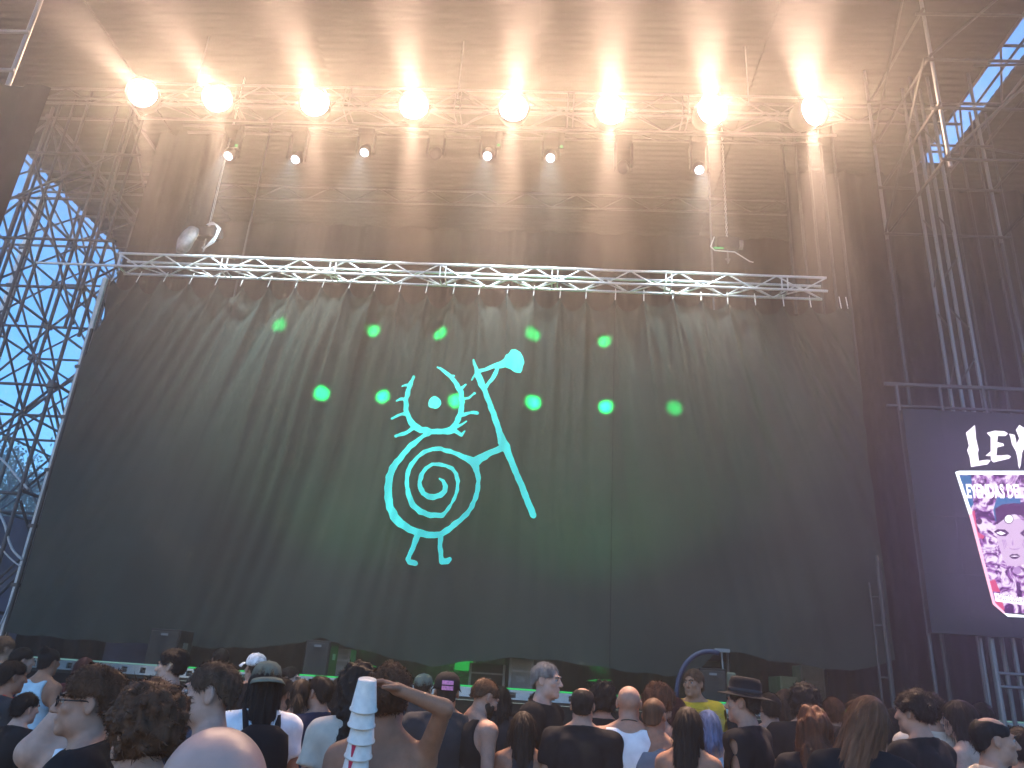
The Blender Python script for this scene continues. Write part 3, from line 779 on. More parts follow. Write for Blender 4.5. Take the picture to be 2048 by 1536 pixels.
# ------------------------------------------------------------------ green lights behind the cloth
GREEN_PX = [(553, 655, .25), (742, 660, .4), (877, 667, .45), (1068, 672, .3), (1214, 680, .35), (638, 788, .9), (760, 791, 1.), (912, 803, 1.), (1069, 805, 1.1), (1217, 812, 1.1), (1355, 820, .2)]
wherg = ['upper row, leftmost', 'upper row, second from left', 'upper row, above the eye of the emblem', 'upper row, right of the emblem horn', 'upper row, rightmost by the seam',
         'lower row, leftmost', 'lower row, second from left', 'lower row, on the emblem eye rim', 'lower row, right of the emblem staff', 'lower row, by the vertical seam', 'lower row, faint rightmost one']
for (px, py, e), w_ in zip(GREEN_PX, wherg):
    c = atY(px, py, CUR_Y)
    src = np.array([c[0] - 0.02 * (c[0] - XC), CUR_Y + 0.75, c[2] + 0.0])
    t = empty('beam_light', src, 0, 'green beam light glowing through the curtain cloth: ' + w_, 'lamp', 'green beam lights behind the curtain')
    MB().lathe([(0.05, 0.20), (0.09, 0.16), (0.095, -0.05), (0.085, -0.05), (0.08, -0.02)], 14, 'y').build('head', M_BLACK, t, True)
    MB().lathe([(0.001, -0.035), (0.05, -0.03), (0.078, -0.022), (0.078, -0.018)], 14, 'y').build('lens', M_GREENLENS, t, True)
    MB().tube([(-0.11, 0.05, 0), (-0.11, 0.05, 0.14), (0.11, 0.05, 0.14), (0.11, 0.05, 0)], 0.014, 6).build('yoke', M_BLACK, t)
    ld = bpy.data.lights.new('beam', 'SPOT'); ld.energy = GREEN_W * e; ld.color = (0.0, 1.0, 0.22); ld.shadow_soft_size = 0.03
    ld.spot_size = math.radians(24); ld.spot_blend = 1.0
    lo = bpy.data.objects.new('beam', ld); COL.objects.link(lo); lo.parent = t
    lo.matrix_basis = Matrix.Translation((0, -0.06, 0)) @ Matrix.Rotation(-math.pi / 2, 4, 'X')
# two pipes carry those lights
for zrow, lab in ((atY(877, 667, CUR_Y)[2] + 0.19, 'upper'), (atY(760, 791, CUR_Y)[2] + 0.19, 'lower')):
    pp = empty('light_pipe', (0, 0, 0), 0, lab + ' cross pipe behind the curtain carrying green beam lights', 'pipe')
    pole('tube', (-6.6, CUR_Y + 0.80, zrow - 0.03), (3.2, CUR_Y + 0.80, zrow - 0.03), 0.025, M_STEEL, pp)
    for xx in (-6.3, 2.9):
        pole('drop', (xx, CUR_Y + 0.84, DECK_Z), (xx, CUR_Y + 0.84, 12.8), 0.02, M_STEEL, pp)
# green floods on the deck behind the cloth
M_FLOOD = emitter('green_flood_glow', (0.02, 1.0, 0.15), 0.05)
for k, (fx, fy, fz, aim, e) in enumerate(((-3.2, 14.6, DECK_Z, (0.1, -0.1, 1), 80), (1.0, 14.6, DECK_Z, (-0.1, -0.1, 1), 100), (2.9, 13.9, DECK_Z + 0.6, (0.1, 1, -0.1), 7), (-1.5, 15.5, DECK_Z + 0.2, (0.0, -1, 0.0), 6))):
    t = empty('floor_flood', (fx, fy, fz), 0, ['green floor flood left of centre on the stage behind the curtain', 'green floor flood right of centre on the stage behind the curtain',
              'green flood lighting the gear behind the raised right hem', 'green flood at centre stage shining under the hem'][k], 'lamp', 'green floods on the stage')
    q = rot_to(aim).to_matrix().to_4x4()
    a = MB().box(-0.2, 0.2, -0.05, 0.09, -0.14, 0.14).build('housing', M_BLACK, t, bevel=0.02); a.matrix_basis = Matrix.Translation((0, 0, 0.25)) @ q
    a = MB().box(-0.17, 0.17, -0.06, -0.052, -0.11, 0.11).build('lens', M_FLOOD, t); a.matrix_basis = Matrix.Translation((0, 0, 0.25)) @ q
    MB().tube([(-0.22, 0, 0.25), (-0.22, 0, 0.02), (0.22, 0, 0.02), (0.22, 0, 0.25)], 0.015, 6).build('stand', M_BLACK, t)
    ld = bpy.data.lights.new('flood', 'SPOT'); ld.energy = e; ld.color = (0.02, 1.0, 0.16); ld.shadow_soft_size = 0.12
    ld.spot_size = math.radians(120); ld.spot_blend = 0.5
    lo = bpy.data.objects.new('flood', ld); COL.objects.link(lo); lo.parent = t
    lo.matrix_basis = Matrix.Translation((0, 0, 0.25)) @ q @ Matrix.Translation((0, -0.09, 0)) @ Matrix.Rotation(-math.pi / 2, 4, 'X')

# ------------------------------------------------------------------ things on the stage lip and under the hem
def speaker(px0, px1, pytop, Y, label):
    a, c_ = atY(px0, pytop, Y), atY(px1, pytop, Y)
    w_ = c_[0] - a[0]; h_ = a[2] - DECK_Z
    t = empty('speaker', ((a[0] + c_[0]) / 2, Y, DECK_Z), 0, label, 'speaker')
    MB().box(-w_ / 2, w_ / 2, 0, 0.45, 0, h_).build('cabinet', M_BLACK, t, bevel=0.012)
    MB().box(-w_ / 2 + 0.02, w_ / 2 - 0.02, -0.02, 0.004, 0.03, h_ - 0.03).build('grille', material('grille', (0.012, 0.012, 0.013), 0.7, bump=0.8, nscale=300), t, bevel=0.006)
    MB().box(-0.05, 0.05, -0.028, -0.018, h_ - 0.09, h_ - 0.06).build('badge', M_STEEL, t)
    for s in (-1, 1):
        MB().box(s * w_ / 2 - 0.006, s * w_ / 2 + 0.006, 0.15, 0.3, h_ * 0.55, h_ * 0.7).build('handle', M_STEEL, t)
speaker(303, 364, 1256, 11.42, 'tall black speaker cabinet on stage lip below the left curtain hem')
speaker(613, 664, 1279, 11.42, 'black speaker cabinet on stage lip under the lifted curtain hem')
speaker(1398, 1452, 1335, 11.45, 'black monitor speaker beside the blue arch on the right of stage')

def boxthing(name, px0, px1, py0, py1, Y, dep, mat, label, cat, z0=DECK_Z):
    a, c_ = atY(px0, py0, Y), atY(px1, py1, Y)
    h_ = a[2] - z0
    t = empty(name, ((a[0] + c_[0]) / 2, Y, z0), 0, label, cat); w_ = c_[0] - a[0]
    MB().box(-w_ / 2, w_ / 2, 0, dep, 0, h_).build('body', mat, t, bevel=0.01)
    for s in (-1, 1):
        MB().box(s * (w_ / 2 - 0.015) - 0.02, s * (w_ / 2 - 0.015) + 0.02, -0.012, 0.01, 0, h_).build('corner_strip', M_STEEL, t, bevel=0.004)
    MB().box(-w_ / 2, w_ / 2, -0.008, 0.004, h_ * 0.62, h_ * 0.68).build('band', M_STEEL, t)
    MB().box(-0.07, 0.07, -0.018, -0.006, h_ * 0.35, h_ * 0.5).build('latch', M_STEEL, t)
    return t
M_GREY = material('grey_case', (0.12, 0.12, 0.125), 0.6, noise=0.2, nscale=5)
boxthing('drum_riser', 1560, 1690, 1352, 1380, 15.2, 0.8, M_GREY, 'low grey riser lit green behind the right curtain hem', 'riser')
boxthing('flight_case', 1600, 1650, 1330, 1352, 15.0, 0.5, M_GREY, 'flight case lit green on the riser at right', 'case')
boxthing('flight_case', 1663, 1690, 1338, 1375, 14.6, 0.5, M_BLACK, 'narrow black flight case at the right end of the green lit gear', 'case')
boxthing('amplifier', 1020, 1066, 1316, 1333, 12.9, 0.3, M_GREY, 'small pale amplifier box showing under the hem at centre', 'amplifier')
boxthing('amplifier', 940, 1010, 1325, 1345, 13.2, 0.4, M_BLACK, 'black amplifier behind the hem left of the pale box', 'amplifier')
boxthing('flight_case', 665, 700, 1296, 1318, 13.0, 0.4, M_GREY, 'case catching green light right of the second speaker', 'case')
# blue arch and the pale stand beside it
c = atY(1415, 1345, 11.9)
t = empty('hoop', (c[0], 11.85, DECK_Z), 0, 'blue half hoop leaning at the lifted curtain hem on the right', 'hoop')
M_BLUE = material('blue_plastic', (0.006, 0.016, 0.06), 0.6)
top_ = atY(1425, 1303, 11.85)[2] - DECK_Z
pts = [(-0.45, 0, 0.0)] + [(-0.45 + 0.5 * (1 - math.cos(a)), 0.05 * math.sin(a), 0.12 + (top_ - 0.12) * math.sin(a)) for a in np.linspace(0.1, math.pi / 2 + 0.25, 14)]
MB().tube(pts, 0.035, 8).build('band', M_BLUE, t, True)
MB().tube([(-0.5, 0.0, 0.015), (0.25, 0.0, 0.015)], 0.02, 6).build('foot', M_BLACK, t)
c = atY(1440, 1300, 12.0)
t = empty('tripod_stand', (c[0] + 0.05, 12.0, DECK_Z), 0, 'pale folding stand under the raised hem beside the blue hoop', 'stand')
hh = c[2] - DECK_Z
MB().tube([(0, 0, 0.15), (-0.03, 0, hh)], 0.014, 6).build('pole', M_STEEL, t)
for k in range(3):
    a = k * 2.09 + 0.4
    MB().tube([(0, 0, hh * 0.55), (0.2 * math.cos(a), 0.2 * math.sin(a), 0.01)], 0.012, 6).build('leg', M_STEEL, t)
MB().box(-0.13, 0.09, -0.02, 0.02, hh - 0.03, hh + 0.02).build('clamp', M_STEEL, t)
MB().box(0.03, 0.16, -0.03, 0.03, hh * 0.35, hh * 0.62).build('sandbag', material('olive_canvas', (0.13, 0.13, 0.09), 0.9), t, bevel=0.02)

# ------------------------------------------------------------------ LED screen on the right
SCR_Y = 10.5
sx0 = atY(1834, 1040, SCR_Y)[0]; sz1 = atY(1808, 818, SCR_Y)[2]; sz0 = atY(1860, 1265, SCR_Y)[2]
axis_px = 1880 + 517 / 3.488
sxm = atY(axis_px, 1040, SCR_Y)[0]
sx1 = 2 * sxm - sx0
screen = empty('led_screen', (0, 0, 0), 0, 'big video screen at right edge showing a glowing festival cup and lettering', 'screen')
M_LEDOFF = material('led_face', (0.008, 0.0075, 0.009), 0.6, noise=0.2, nscale=3, bump=0.2)
nc, nr = 5, 4
for i in range(nc):
    for j in range(nr):
        xa = sx0 + (sx1 - sx0) * i / nc; za = sz0 + (sz1 - sz0) * j / nr
        MB().box(xa + 0.0006, xa + (sx1 - sx0) / nc - 0.0006, SCR_Y, SCR_Y + 0.1, za + 0.0006, za + (sz1 - sz0) / nr - 0.0006).build('led_panel', M_LEDOFF, screen)
def sp(q):
    a = atY(1880 + q[0] / 3.488, 820 + q[1] / 3.488, SCR_Y); return (a[0], a[2])
def flat(name, polys, mat, y):
    for p_ in polys:
        b_ = MB()
        pp = [sp(q) for q in p_]
        area = sum(pp[i][0] * pp[(i + 1) % len(pp)][1] - pp[(i + 1) % len(pp)][0] * pp[i][1] for i in range(len(pp)))
        if area < 0: pp = pp[::-1]
        b_.add([(a, y, c_) for a, c_ in pp], [tuple(range(len(pp)))])
        b_.build(name, mat, screen)
def mir(p_): return [(2 * 517 - a, c_) for a, c_ in p_]
M_LEDW = emitter('led_white', (0.93, 0.84, 1.0), 0.34)
M_LEDEDGE = emitter('led_rim', (0.82, 0.9, 1.0), 0.40)
M_LEDRED = emitter('led_red', (0.9, 0.12, 0.3), 0.16)
M_LEDBLUE = emitter('led_blue', (0.05, 0.25, 0.6), 0.14)
M_LEDPUR = emitter('led_purple', (0.14, 0.035, 0.2), 0.12)
M_LEDMID = emitter('led_lilac', (0.62, 0.36, 0.78), 0.16)
LETL = [(180, 160), (242, 105), (250, 200), (268, 280), (262, 300), (270, 356), (330, 348), (352, 352), (330, 380), (215, 398), (205, 330), (188, 282), (200, 250)]
LETE = [(325, 160), (380, 145), (450, 150), (472, 166), (455, 182), (402, 182), (397, 225), (440, 235), (445, 250), (397, 262), (392, 318), (430, 318), (470, 313), (494, 325), (480, 340), (430, 352), (372, 366), (356, 352), (352, 322), (315, 320), (352, 290), (352, 190)]
LETY = [(480, 165), (520, 175), (533, 235), (552, 200), (528, 140), (552, 105), (600, 135), (590, 200), (585, 270), (570, 300), (562, 380), (553, 412), (545, 390), (538, 330), (528, 290), (500, 240), (490, 190)]
def shift(p_, dx): return [(a + dx, c_) for a, c_ in p_]
flat('letter', [LETL], M_LEDW, SCR_Y - 0.006); flat('letter', [LETE], M_LEDW, SCR_Y - 0.006); flat('letter', [LETY], M_LEDW, SCR_Y - 0.006)
LETX = [(-1, 0)]
flat('letter', [shift(LETE, 290)], M_LEDW, SCR_Y - 0.006)
# cup: rim, sides, art
flat('cup_rim', [[(104, 434), (130, 425), (930 - 26, 425), (930, 434), (920, 452), (114, 452)]], M_LEDEDGE, SCR_Y - 0.008)
side = [(104, 434), (128, 440), (215, 720), (300, 1080), (372, 1345), (455, 1425), (440, 1412), (400, 1395), (362, 1350), (285, 1085), (198, 730)]
flat('cup_side', [[(104, 436), (126, 440), (222, 720), (200, 730)]], M_LEDEDGE, SCR_Y - 0.009)
flat('cup_side', [[(200, 730), (222, 720), (384, 1348), (366, 1356)], [(366, 1356), (384, 1348), (452, 1412), (440, 1420)]], emitter('led_pink', (1.0, 0.5, 0.65), 0.28), SCR_Y - 0.009)
flat('cup_side', [mir([(104, 436), (126, 440), (384, 1348), (366, 1356)])], M_LEDEDGE, SCR_Y - 0.009)
flat('cup_base', [[(440, 1418), (590, 1432), (600, 1416), (632, 1400), (640, 1420), (600, 1448), (470, 1442)]], M_LEDEDGE, SCR_Y - 0.009)
# art panel: procedural ink-like drawing in white and purple
ma = bpy.data.materials.new('led_art'); ma.use_nodes = True; ma.cycles.emission_sampling = 'NONE'
nt = ma.node_tree; nt.nodes.clear()
tc = nt.nodes.new('ShaderNodeTexCoord'); vz = nt.nodes.new('ShaderNodeTexNoise'); vz.inputs['Scale'].default_value = 5.5; vz.inputs['Detail'].default_value = 6; vz.inputs['Distortion'].default_value = 2.2
cr = nt.nodes.new('ShaderNodeValToRGB'); el = cr.color_ramp.elements
el[0].position = 0.40; el[0].color = (0.07, 0.015, 0.12, 1); el[1].position = 0.56; el[1].color = (0.95, 0.82, 1, 1)
e_ = cr.color_ramp.elements.new(0.47); e_.color = (0.38, 0.12, 0.5, 1)
em = nt.nodes.new('ShaderNodeEmission'); em.inputs[1].default_value = 0.20; oo = nt.nodes.new('ShaderNodeOutputMaterial')
nt.links.new(tc.outputs['Object'], vz.inputs['Vector']); nt.links.new(vz.outputs[0], cr.inputs[0]); nt.links.new(cr.outputs[0], em.inputs[0]); nt.links.new(em.outputs[0], oo.inputs[0])
flat('cup_art', [[(126, 452), (908, 452), (650, 1350), (600, 1418), (452, 1418), (384, 1348)]], ma, SCR_Y - 0.004)
flat('art_patch', [[(128, 456), (215, 456), (232, 660), (205, 690), (190, 660)], [(395, 610), (560, 610), (560, 700), (480, 690), (430, 735), (385, 780), (370, 700)]], M_LEDBLUE, SCR_Y - 0.006)
flat('art_patch', [[(205, 720), (240, 700), (262, 850), (310, 880), (300, 900), (258, 890)], [(330, 1200), (380, 1180), (420, 1270), (352, 1265)], [(366, 1335), (430, 1330), (450, 1390), (430, 1405), (392, 1370)]], M_LEDRED, SCR_Y - 0.006)
# face
flat('face', [[(385, 800), (430, 775), (517, 765), (604, 775), (649, 800), (640, 880), (632, 980), (600, 1060), (560, 1085), (517, 1092), (474, 1085), (440, 1050), (425, 1000), (395, 900)]], emitter('led_face_tone', (0.85, 0.62, 0.92), 0.17), SCR_Y - 0.008)
hairp = [(380, 690), (430, 660), (517, 650), (604, 660), (654, 690), (640, 800), (600, 770), (560, 735), (517, 728), (474, 735), (434, 770), (394, 800)]
flat('face_line', [hairp], M_LEDPUR, SCR_Y - 0.010)
eye = [(372, 850), (400, 832), (450, 835), (480, 860), (455, 882), (410, 880)]
flat('face_line', [eye, mir(eye)], M_LEDPUR, SCR_Y - 0.011)
ey2 = [(388, 858), (420, 847), (455, 862), (425, 874)]
flat('face_line', [ey2, mir(ey2)], M_LEDW, SCR_Y - 0.013)
flat('face_line', [[(470, 960), (490, 972), (517, 978), (544, 972), (564, 960), (540, 966), (517, 970), (494, 966)], [(506, 900), (510, 940), (500, 950), (498, 930)]], M_LEDMID, SCR_Y - 0.011)
flat('face_line', [[(478, 1020), (500, 1004), (517, 1008), (534, 1004), (558, 1020), (535, 1038), (517, 1040), (499, 1038)]], M_LEDPUR, SCR_Y - 0.011)
flat('face_line', [[(484, 1021), (517, 1017), (552, 1021), (517, 1024)]], M_LEDW, SCR_Y - 0.013)
circ = lambda cx, cy_, r_: [(cx + r_ * math.cos(a), cy_ + r_ * math.sin(a)) for a in np.linspace(0, 2 * math.pi, 14, endpoint=False)]
flat('art_circle', [circ(476, 762, 34)], M_LEDPUR, SCR_Y - 0.012)
flat('art_circle', [circ(476, 762, 28)], M_LEDW, SCR_Y - 0.014)
flat('art_circle', [circ(535, 1120, 28)], M_LEDMID, SCR_Y - 0.012)
flat('art_circle', [circ(270, 778, 22)], M_LEDPUR, SCR_Y - 0.012)
for s_ in (1, 2, 3):                                         # cheek shading strokes
    st_ = [(420 + 9 * s_, 905), (426 + 9 * s_, 905), (440 + 9 * s_, 985 - 12 * s_), (436 + 9 * s_, 985 - 12 * s_)]
    flat('face_line', [st_, mir(st_)], M_LEDMID, SCR_Y - 0.011)
flat('banner', [[(375, 1275), (640, 1320), (632, 1368), (386, 1335)]], M_LEDW, SCR_Y - 0.008)
def words(text, q0, q1, hpx, mat, y, bold=0.0, name='lettering', parent=None):
    cu = bpy.data.curves.new('t', 'FONT'); cu.body = text; cu.size = 1.0; cu.offset = bold; cu.fill_mode = 'FRONT'; cu.dimensions = '2D'; cu.resolution_u = 2
    ob = bpy.data.objects.new('t', cu); COL.objects.link(ob)
    dg = bpy.context.evaluated_depsgraph_get(); me = bpy.data.meshes.new_from_object(ob.evaluated_get(dg))
    bpy.data.objects.remove(ob)
    co = np.zeros(len(me.vertices) * 3, np.float32); me.vertices.foreach_get('co', co); co = co.reshape(-1, 3)
    co[:, 0] -= co[:, 0].min(); wd_ = max(co[:, 0].max(), 1e-6)
    a, c_ = np.array(sp(q0)), np.array(sp(q1)); hgt = hpx / 3.488 * 0.0082
    t_ = co[:, 0:1] / wd_
    pos = a + (c_ - a) * t_
    out = np.stack([pos[:, 0], np.full(len(co), y), pos[:, 1] + co[:, 1] / 0.7 * hgt], -1)
    me.vertices.foreach_set('co', out.astype(np.float32).ravel()); me.update()
    me.materials.clear()
    return link(name, me, mat, parent or screen)
words('THE SPANISH METAL', (250, 505), (575, 512), 26, M_LEDMID, SCR_Y - 0.012)
words('LEYENDAS DEL', (160, 612), (580, 612), 78, M_LEDW, SCR_Y - 0.012, 0.035)
words('AGOSTO 2025 VI', (390, 1318), (586, 1348), 30, M_LEDPUR, SCR_Y - 0.012, 0.01)
# the screen's own light
ad = bpy.data.lights.new('screen_light', 'AREA'); ad.shape = 'RECTANGLE'; ad.size = 2.0; ad.size_y = 2.6; ad.energy = 12; ad.color = (0.72, 0.45, 1.0)
ao = bpy.data.objects.new('screen_light', ad); COL.objects.link(ao); ao.parent = screen
ao.location = (sxm, SCR_Y - 0.05, (sz0 + sz1) / 2); ao.rotation_euler = (-math.pi / 2, 0, 0)
# frame that carries it
zt_ = atY(1800, 757, SCR_Y)[2]
for z in (sz1 + 0.12, sz1 + 0.45, zt_):
    pole('frame_rail', (sx0 - 0.12, SCR_Y + 0.2, z), (sx1 + 0.1, SCR_Y + 0.2, z), 0.022, M_RUST, screen)
for xx in np.linspace(sx0 + 0.05, sx1 - 0.05, 5):
    pole('frame_post', (xx, SCR_Y + 0.2, 0), (xx, SCR_Y + 0.2, zt_), 0.024, M_RUST, screen)
lx = atY(2000, 1380, SCR_Y + 0.1)[0]
for dx in (0, 0.42):
    pole('leg', (lx + dx, SCR_Y + 0.12, 0), (lx + dx, SCR_Y + 0.12, sz0 - 0.02), 0.032, M_STEEL, screen)
    pole('leg', (lx + dx - 0.1, SCR_Y + 0.2, 0), (lx + dx - 0.1, SCR_Y + 0.2, sz0 - 0.02), 0.024, M_STEEL, screen)
for z in (0.6, 1.2, atY(2010, 1373, SCR_Y)[2], 2.3):
    pole('leg_rung', (lx, SCR_Y + 0.1, z), (lx + 0.42, SCR_Y + 0.1, z), 0.018, M_STEEL, screen)
# ================================================================== THE CROWD
# Every figure is one continuous skin surface grown from a signed distance field on a graded grid (fine at the head,
# coarse at the legs); clothes, hair and accessories are children.
def smin(a, b_, k):
    h = np.clip(0.5 + 0.5 * (b_ - a) / k, 0, 1); return b_ + (a - b_) * h - k * h * (1 - h)
def smax(a, b_, k): return -smin(-a, -b_, k)
class Grid:
    def __init__(s, xs, ys, zs):
        s.ax = [np.asarray(q, float) for q in (xs, ys, zs)]
        s.F = np.full([len(q) for q in s.ax], 1.0)
    def _sub(s, lo, hi):
        sl = []
        for q, a, c_ in zip(s.ax, lo, hi):
            i0 = max(0, np.searchsorted(q, a) - 1); i1 = min(len(q), np.searchsorted(q, c_) + 1)
            if i1 <= i0: return None
            sl.append(slice(i0, i1))
        P = np.stack(np.meshgrid(*[q[w_] for q, w_ in zip(s.ax, sl)], indexing='ij'), -1)
        return tuple(sl), P
    def put(s, d, sl, k): s.F[sl] = smin(s.F[sl], d, k)
    def cap(s, a, b_, ra, rb, k=0.02, sc=(1, 1, 1), cut=False):
        a, b_, sc = np.array(a, float), np.array(b_, float), np.array(sc, float)
        m = (max(ra, rb) + 0.07) * max(1, sc.max())
        r = s._sub(np.minimum(a, b_) - m, np.maximum(a, b_) + m)
        if r is None: return
        sl, P = r
        aa, bb, PP = a / sc, b_ / sc, P / sc
        d_ = bb - aa; t = np.clip(((PP - aa) @ d_) / max(d_ @ d_, 1e-9), 0, 1)
        d = np.linalg.norm(PP - aa - t[..., None] * d_, axis=-1) - (ra + (rb - ra) * t)
        d = d * sc.min()
        if cut: s.F[sl] = smax(s.F[sl], -d, k)
        else: s.put(d, sl, k)
    def ell(s, c_, r, R=None, k=0.02, cut=False):
        c_, r = np.array(c_, float), np.array(r, float)
        m = r.max() + 0.06
        q = s._sub(c_ - m, c_ + m)
        if q is None: return
        sl, P = q
        p = P - c_
        if R is not None: p = p @ R
        k0 = np.linalg.norm(p / r, axis=-1); k1 = np.linalg.norm(p / (r * r), axis=-1)
        d = k0 * (k0 - 1) / np.maximum(k1, 1e-6)
        if cut: s.F[sl] = smax(s.F[sl], -d, k)
        else: s.put(d, sl, k)
    def P(s): return np.stack(np.meshgrid(*s.ax, indexing='ij'), -1)
    def mesh(s):
        F, ax = s.F, s.ax
        S_ = F < 0
        nX, nY, nZ = F.shape
        acc = np.zeros((nX - 1, nY - 1, nZ - 1, 3)); cnt = np.zeros((nX - 1, nY - 1, nZ - 1))
        quads = []
        for a in range(3):
            lo = [slice(None)] * 3; hi = [slice(None)] * 3; lo[a] = slice(0, -1); hi[a] = slice(1, None)
            f0, f1 = F[tuple(lo)], F[tuple(hi)]; s0, s1 = S_[tuple(lo)], S_[tuple(hi)]
            I = np.argwhere(s0 != s1)
            if len(I) == 0: continue
            v0 = f0[tuple(I.T)]; v1 = f1[tuple(I.T)]; t = v0 / (v0 - v1)
            p = np.stack([ax[c_][I[:, c_]] for c_ in range(3)], -1)
            p[:, a] += t * (ax[a][I[:, a] + 1] - ax[a][I[:, a]])
            b_, c2 = (a + 1) % 3, (a + 2) % 3
            cells = []
            for db, dc in ((0, 0), (-1, 0), (-1, -1), (0, -1)):
                J = I.copy(); J[:, b_] += db; J[:, c2] += dc; cells.append(J)
            ok = np.ones(len(I), bool)
            for J in cells: ok &= np.all((J >= 0) & (J < np.array(acc.shape[:3])), axis=1)
            for J in cells:
                Jk = J[ok]; np.add.at(acc, tuple(Jk.T), p[ok]); np.add.at(cnt, tuple(Jk.T), 1)
            q = np.stack([np.ravel_multi_index(tuple(J[ok].T), acc.shape[:3]) for J in cells], -1)
            ins = s0[tuple(I.T)][ok]
            q = np.where(ins[:, None], q, q[:, ::-1])
            quads.append(q)
        if not quads: return np.zeros((0, 3)), np.zeros((0, 4), int)
        Q = np.concatenate(quads)
        used = np.unique(Q)
        lut = np.full(acc.shape[0] * acc.shape[1] * acc.shape[2], -1); lut[used] = np.arange(len(used))
        V = acc.reshape(-1, 3)[used] / cnt.reshape(-1)[used][:, None]
        return V, lut[Q]
def vnormals(V, Q):
    n_ = np.cross(V[Q[:, 2]] - V[Q[:, 0]], V[Q[:, 3]] - V[Q[:, 1]])
    N = np.zeros_like(V)
    for i in range(4): np.add.at(N, Q[:, i], n_)
    return N / np.maximum(np.linalg.norm(N, axis=1), 1e-9)[:, None]
def axis(fine0, fine1, df, lo, hi, dc):
    a = list(np.arange(fine0, fine1, df))
    x_ = fine1
    while x_ < hi: a.append(x_); x_ += dc
    a.append(hi)
    x_ = fine0 - dc; pre = []
    while x_ > lo: pre.append(x_); x_ -= dc
    pre.append(lo)
    return np.array(pre[::-1] + a)
def noise3(P, f, r, n_=6):
    o = np.zeros(P.shape[:-1])
    for _ in range(n_):
        d = r.normal(size=3); d /= np.linalg.norm(d)
        o += np.sin(f * r.uniform(0.6, 1.5) * (P @ d) + r.uniform(0, 6.28))
    return o / math.sqrt(n_)
def rotm(yaw=0, pitch=0, roll=0):
    return np.array(Matrix.Rotation(yaw, 3, 'Z') @ Matrix.Rotation(pitch, 3, 'X') @ Matrix.Rotation(roll, 3, 'Y'))

HEADC = np.array([0, 0.012, 1.632])
NECKP = np.array([0, -0.012, 1.52])
# hand: palm along -z (fingers down), thumb side +x, palm facing -y ; built fine once per pose
def make_hand(curl):
    g = Grid(np.arange(-0.075, 0.085, 0.0055), np.arange(-0.09, 0.05, 0.0055), np.arange(-0.21, 0.05, 0.0055))
    g.cap((0, 0, 0.035), (0, 0, -0.01), 0.027, 0.028, 0.01)
    g.ell((0, 0, -0.05), (0.042, 0.017, 0.052), k=0.015)
    for i, (fx, ln, sp_) in enumerate(((0.03, 0.074, 0.10), (0.010, 0.083, 0.03), (-0.011, 0.077, -0.04), (-0.030, 0.060, -0.12))):
        p = np.array([fx, 0.0, -0.09]); ang = 0.15 * curl
        seg = [ln * 0.45, ln * 0.32, ln * 0.25]; rr = [0.0095, 0.0088, 0.0080, 0.0068]
        for j in range(3):
            ang += curl * (0.35 + 0.35 * j) + 0.05 * i
            q = p + seg[j] * np.array([math.sin(sp_) * (1 if j == 0 else 0.5), -math.sin(ang), -math.cos(ang)])
            g.cap(p, q, rr[j], rr[j + 1], 0.004); p = q
    g.cap((0.028, -0.005, -0.02), (0.058, -0.022, -0.055), 0.014, 0.011, 0.008)
    g.cap((0.058, -0.022, -0.055), (0.066, -0.034, -0.085), 0.011, 0.009, 0.004)
    return g.mesh()
HANDS = {'relaxed': make_hand(0.55), 'grip': make_hand(1.0), 'flat': make_hand(0.25)}

def body_grid(fine, arms, hr_, hc):
    ex = 0.30
    ymax, ymin, zmax = 0.20, -0.24, 1.80
    for A in arms.values():
        for p in A[:2]:
            ex = max(ex, abs(p[0]) + 0.09); ymax = max(ymax, p[1] + 0.09); ymin = min(ymin, p[1] - 0.09); zmax = max(zmax, p[2] + 0.12)
    xs = axis(-0.10, 0.10, fine, -ex, ex, 0.018)
    ys = axis(-0.125, 0.15, fine, ymin, ymax, 0.018)
    zl = list(np.arange(-0.02, 1.0, 0.045)) + list(np.arange(1.0, 1.40, 0.02)) + list(np.arange(1.40, 1.49, 0.012)) + list(np.arange(1.49, 1.78, fine))
    z_ = 1.78
    while z_ < zmax: zl.append(z_); z_ += 0.018
    zl.append(max(zmax, z_))
    return Grid(xs, ys, np.array(zl))
ARM = {-1: ((-0.245, -0.03, 1.12), (-0.235, 0.05, 0.88), 'relaxed'), 1: ((0.245, -0.03, 1.12), (0.235, 0.05, 0.88), 'relaxed')}
def torso(g, B, off=0.0, k=0.05):
    w_ = B['w']
    g.ell((0, 0, 0.95), (0.165 * B['hip'] + off, 0.118 * B['d'] + off, 0.14 + off), k=k)
    g.ell((0, 0.008, 1.12), (0.142 * B['waist'] + off, 0.105 * B['d'] + off, 0.17), k=k)
    g.ell((0, 0.0, 1.30), (0.172 * w_ + off, 0.118 * B['d'] + off, 0.165), k=k)
    if B['bust']:
        for s in (-1, 1): g.ell((s * 0.075, 0.085, 1.28), (0.07 + off, 0.06 + off, 0.07 + off), k=0.03)
    g.cap((-0.145 * w_, -0.012, 1.405), (0.145 * w_, -0.012, 1.405), 0.062 + off, 0.062 + off, k=k)
    for s in (-1, 1):
        g.cap((s * 0.15 * w_, -0.02, 1.425), (s * 0.03, -0.022, 1.50), 0.042 + off, 0.048 + off, k=0.035)
        g.ell((s * 0.075, -0.07, 1.33), (0.075 + off, 0.05 + off, 0.10 + off), k=0.05)          # shoulder blades
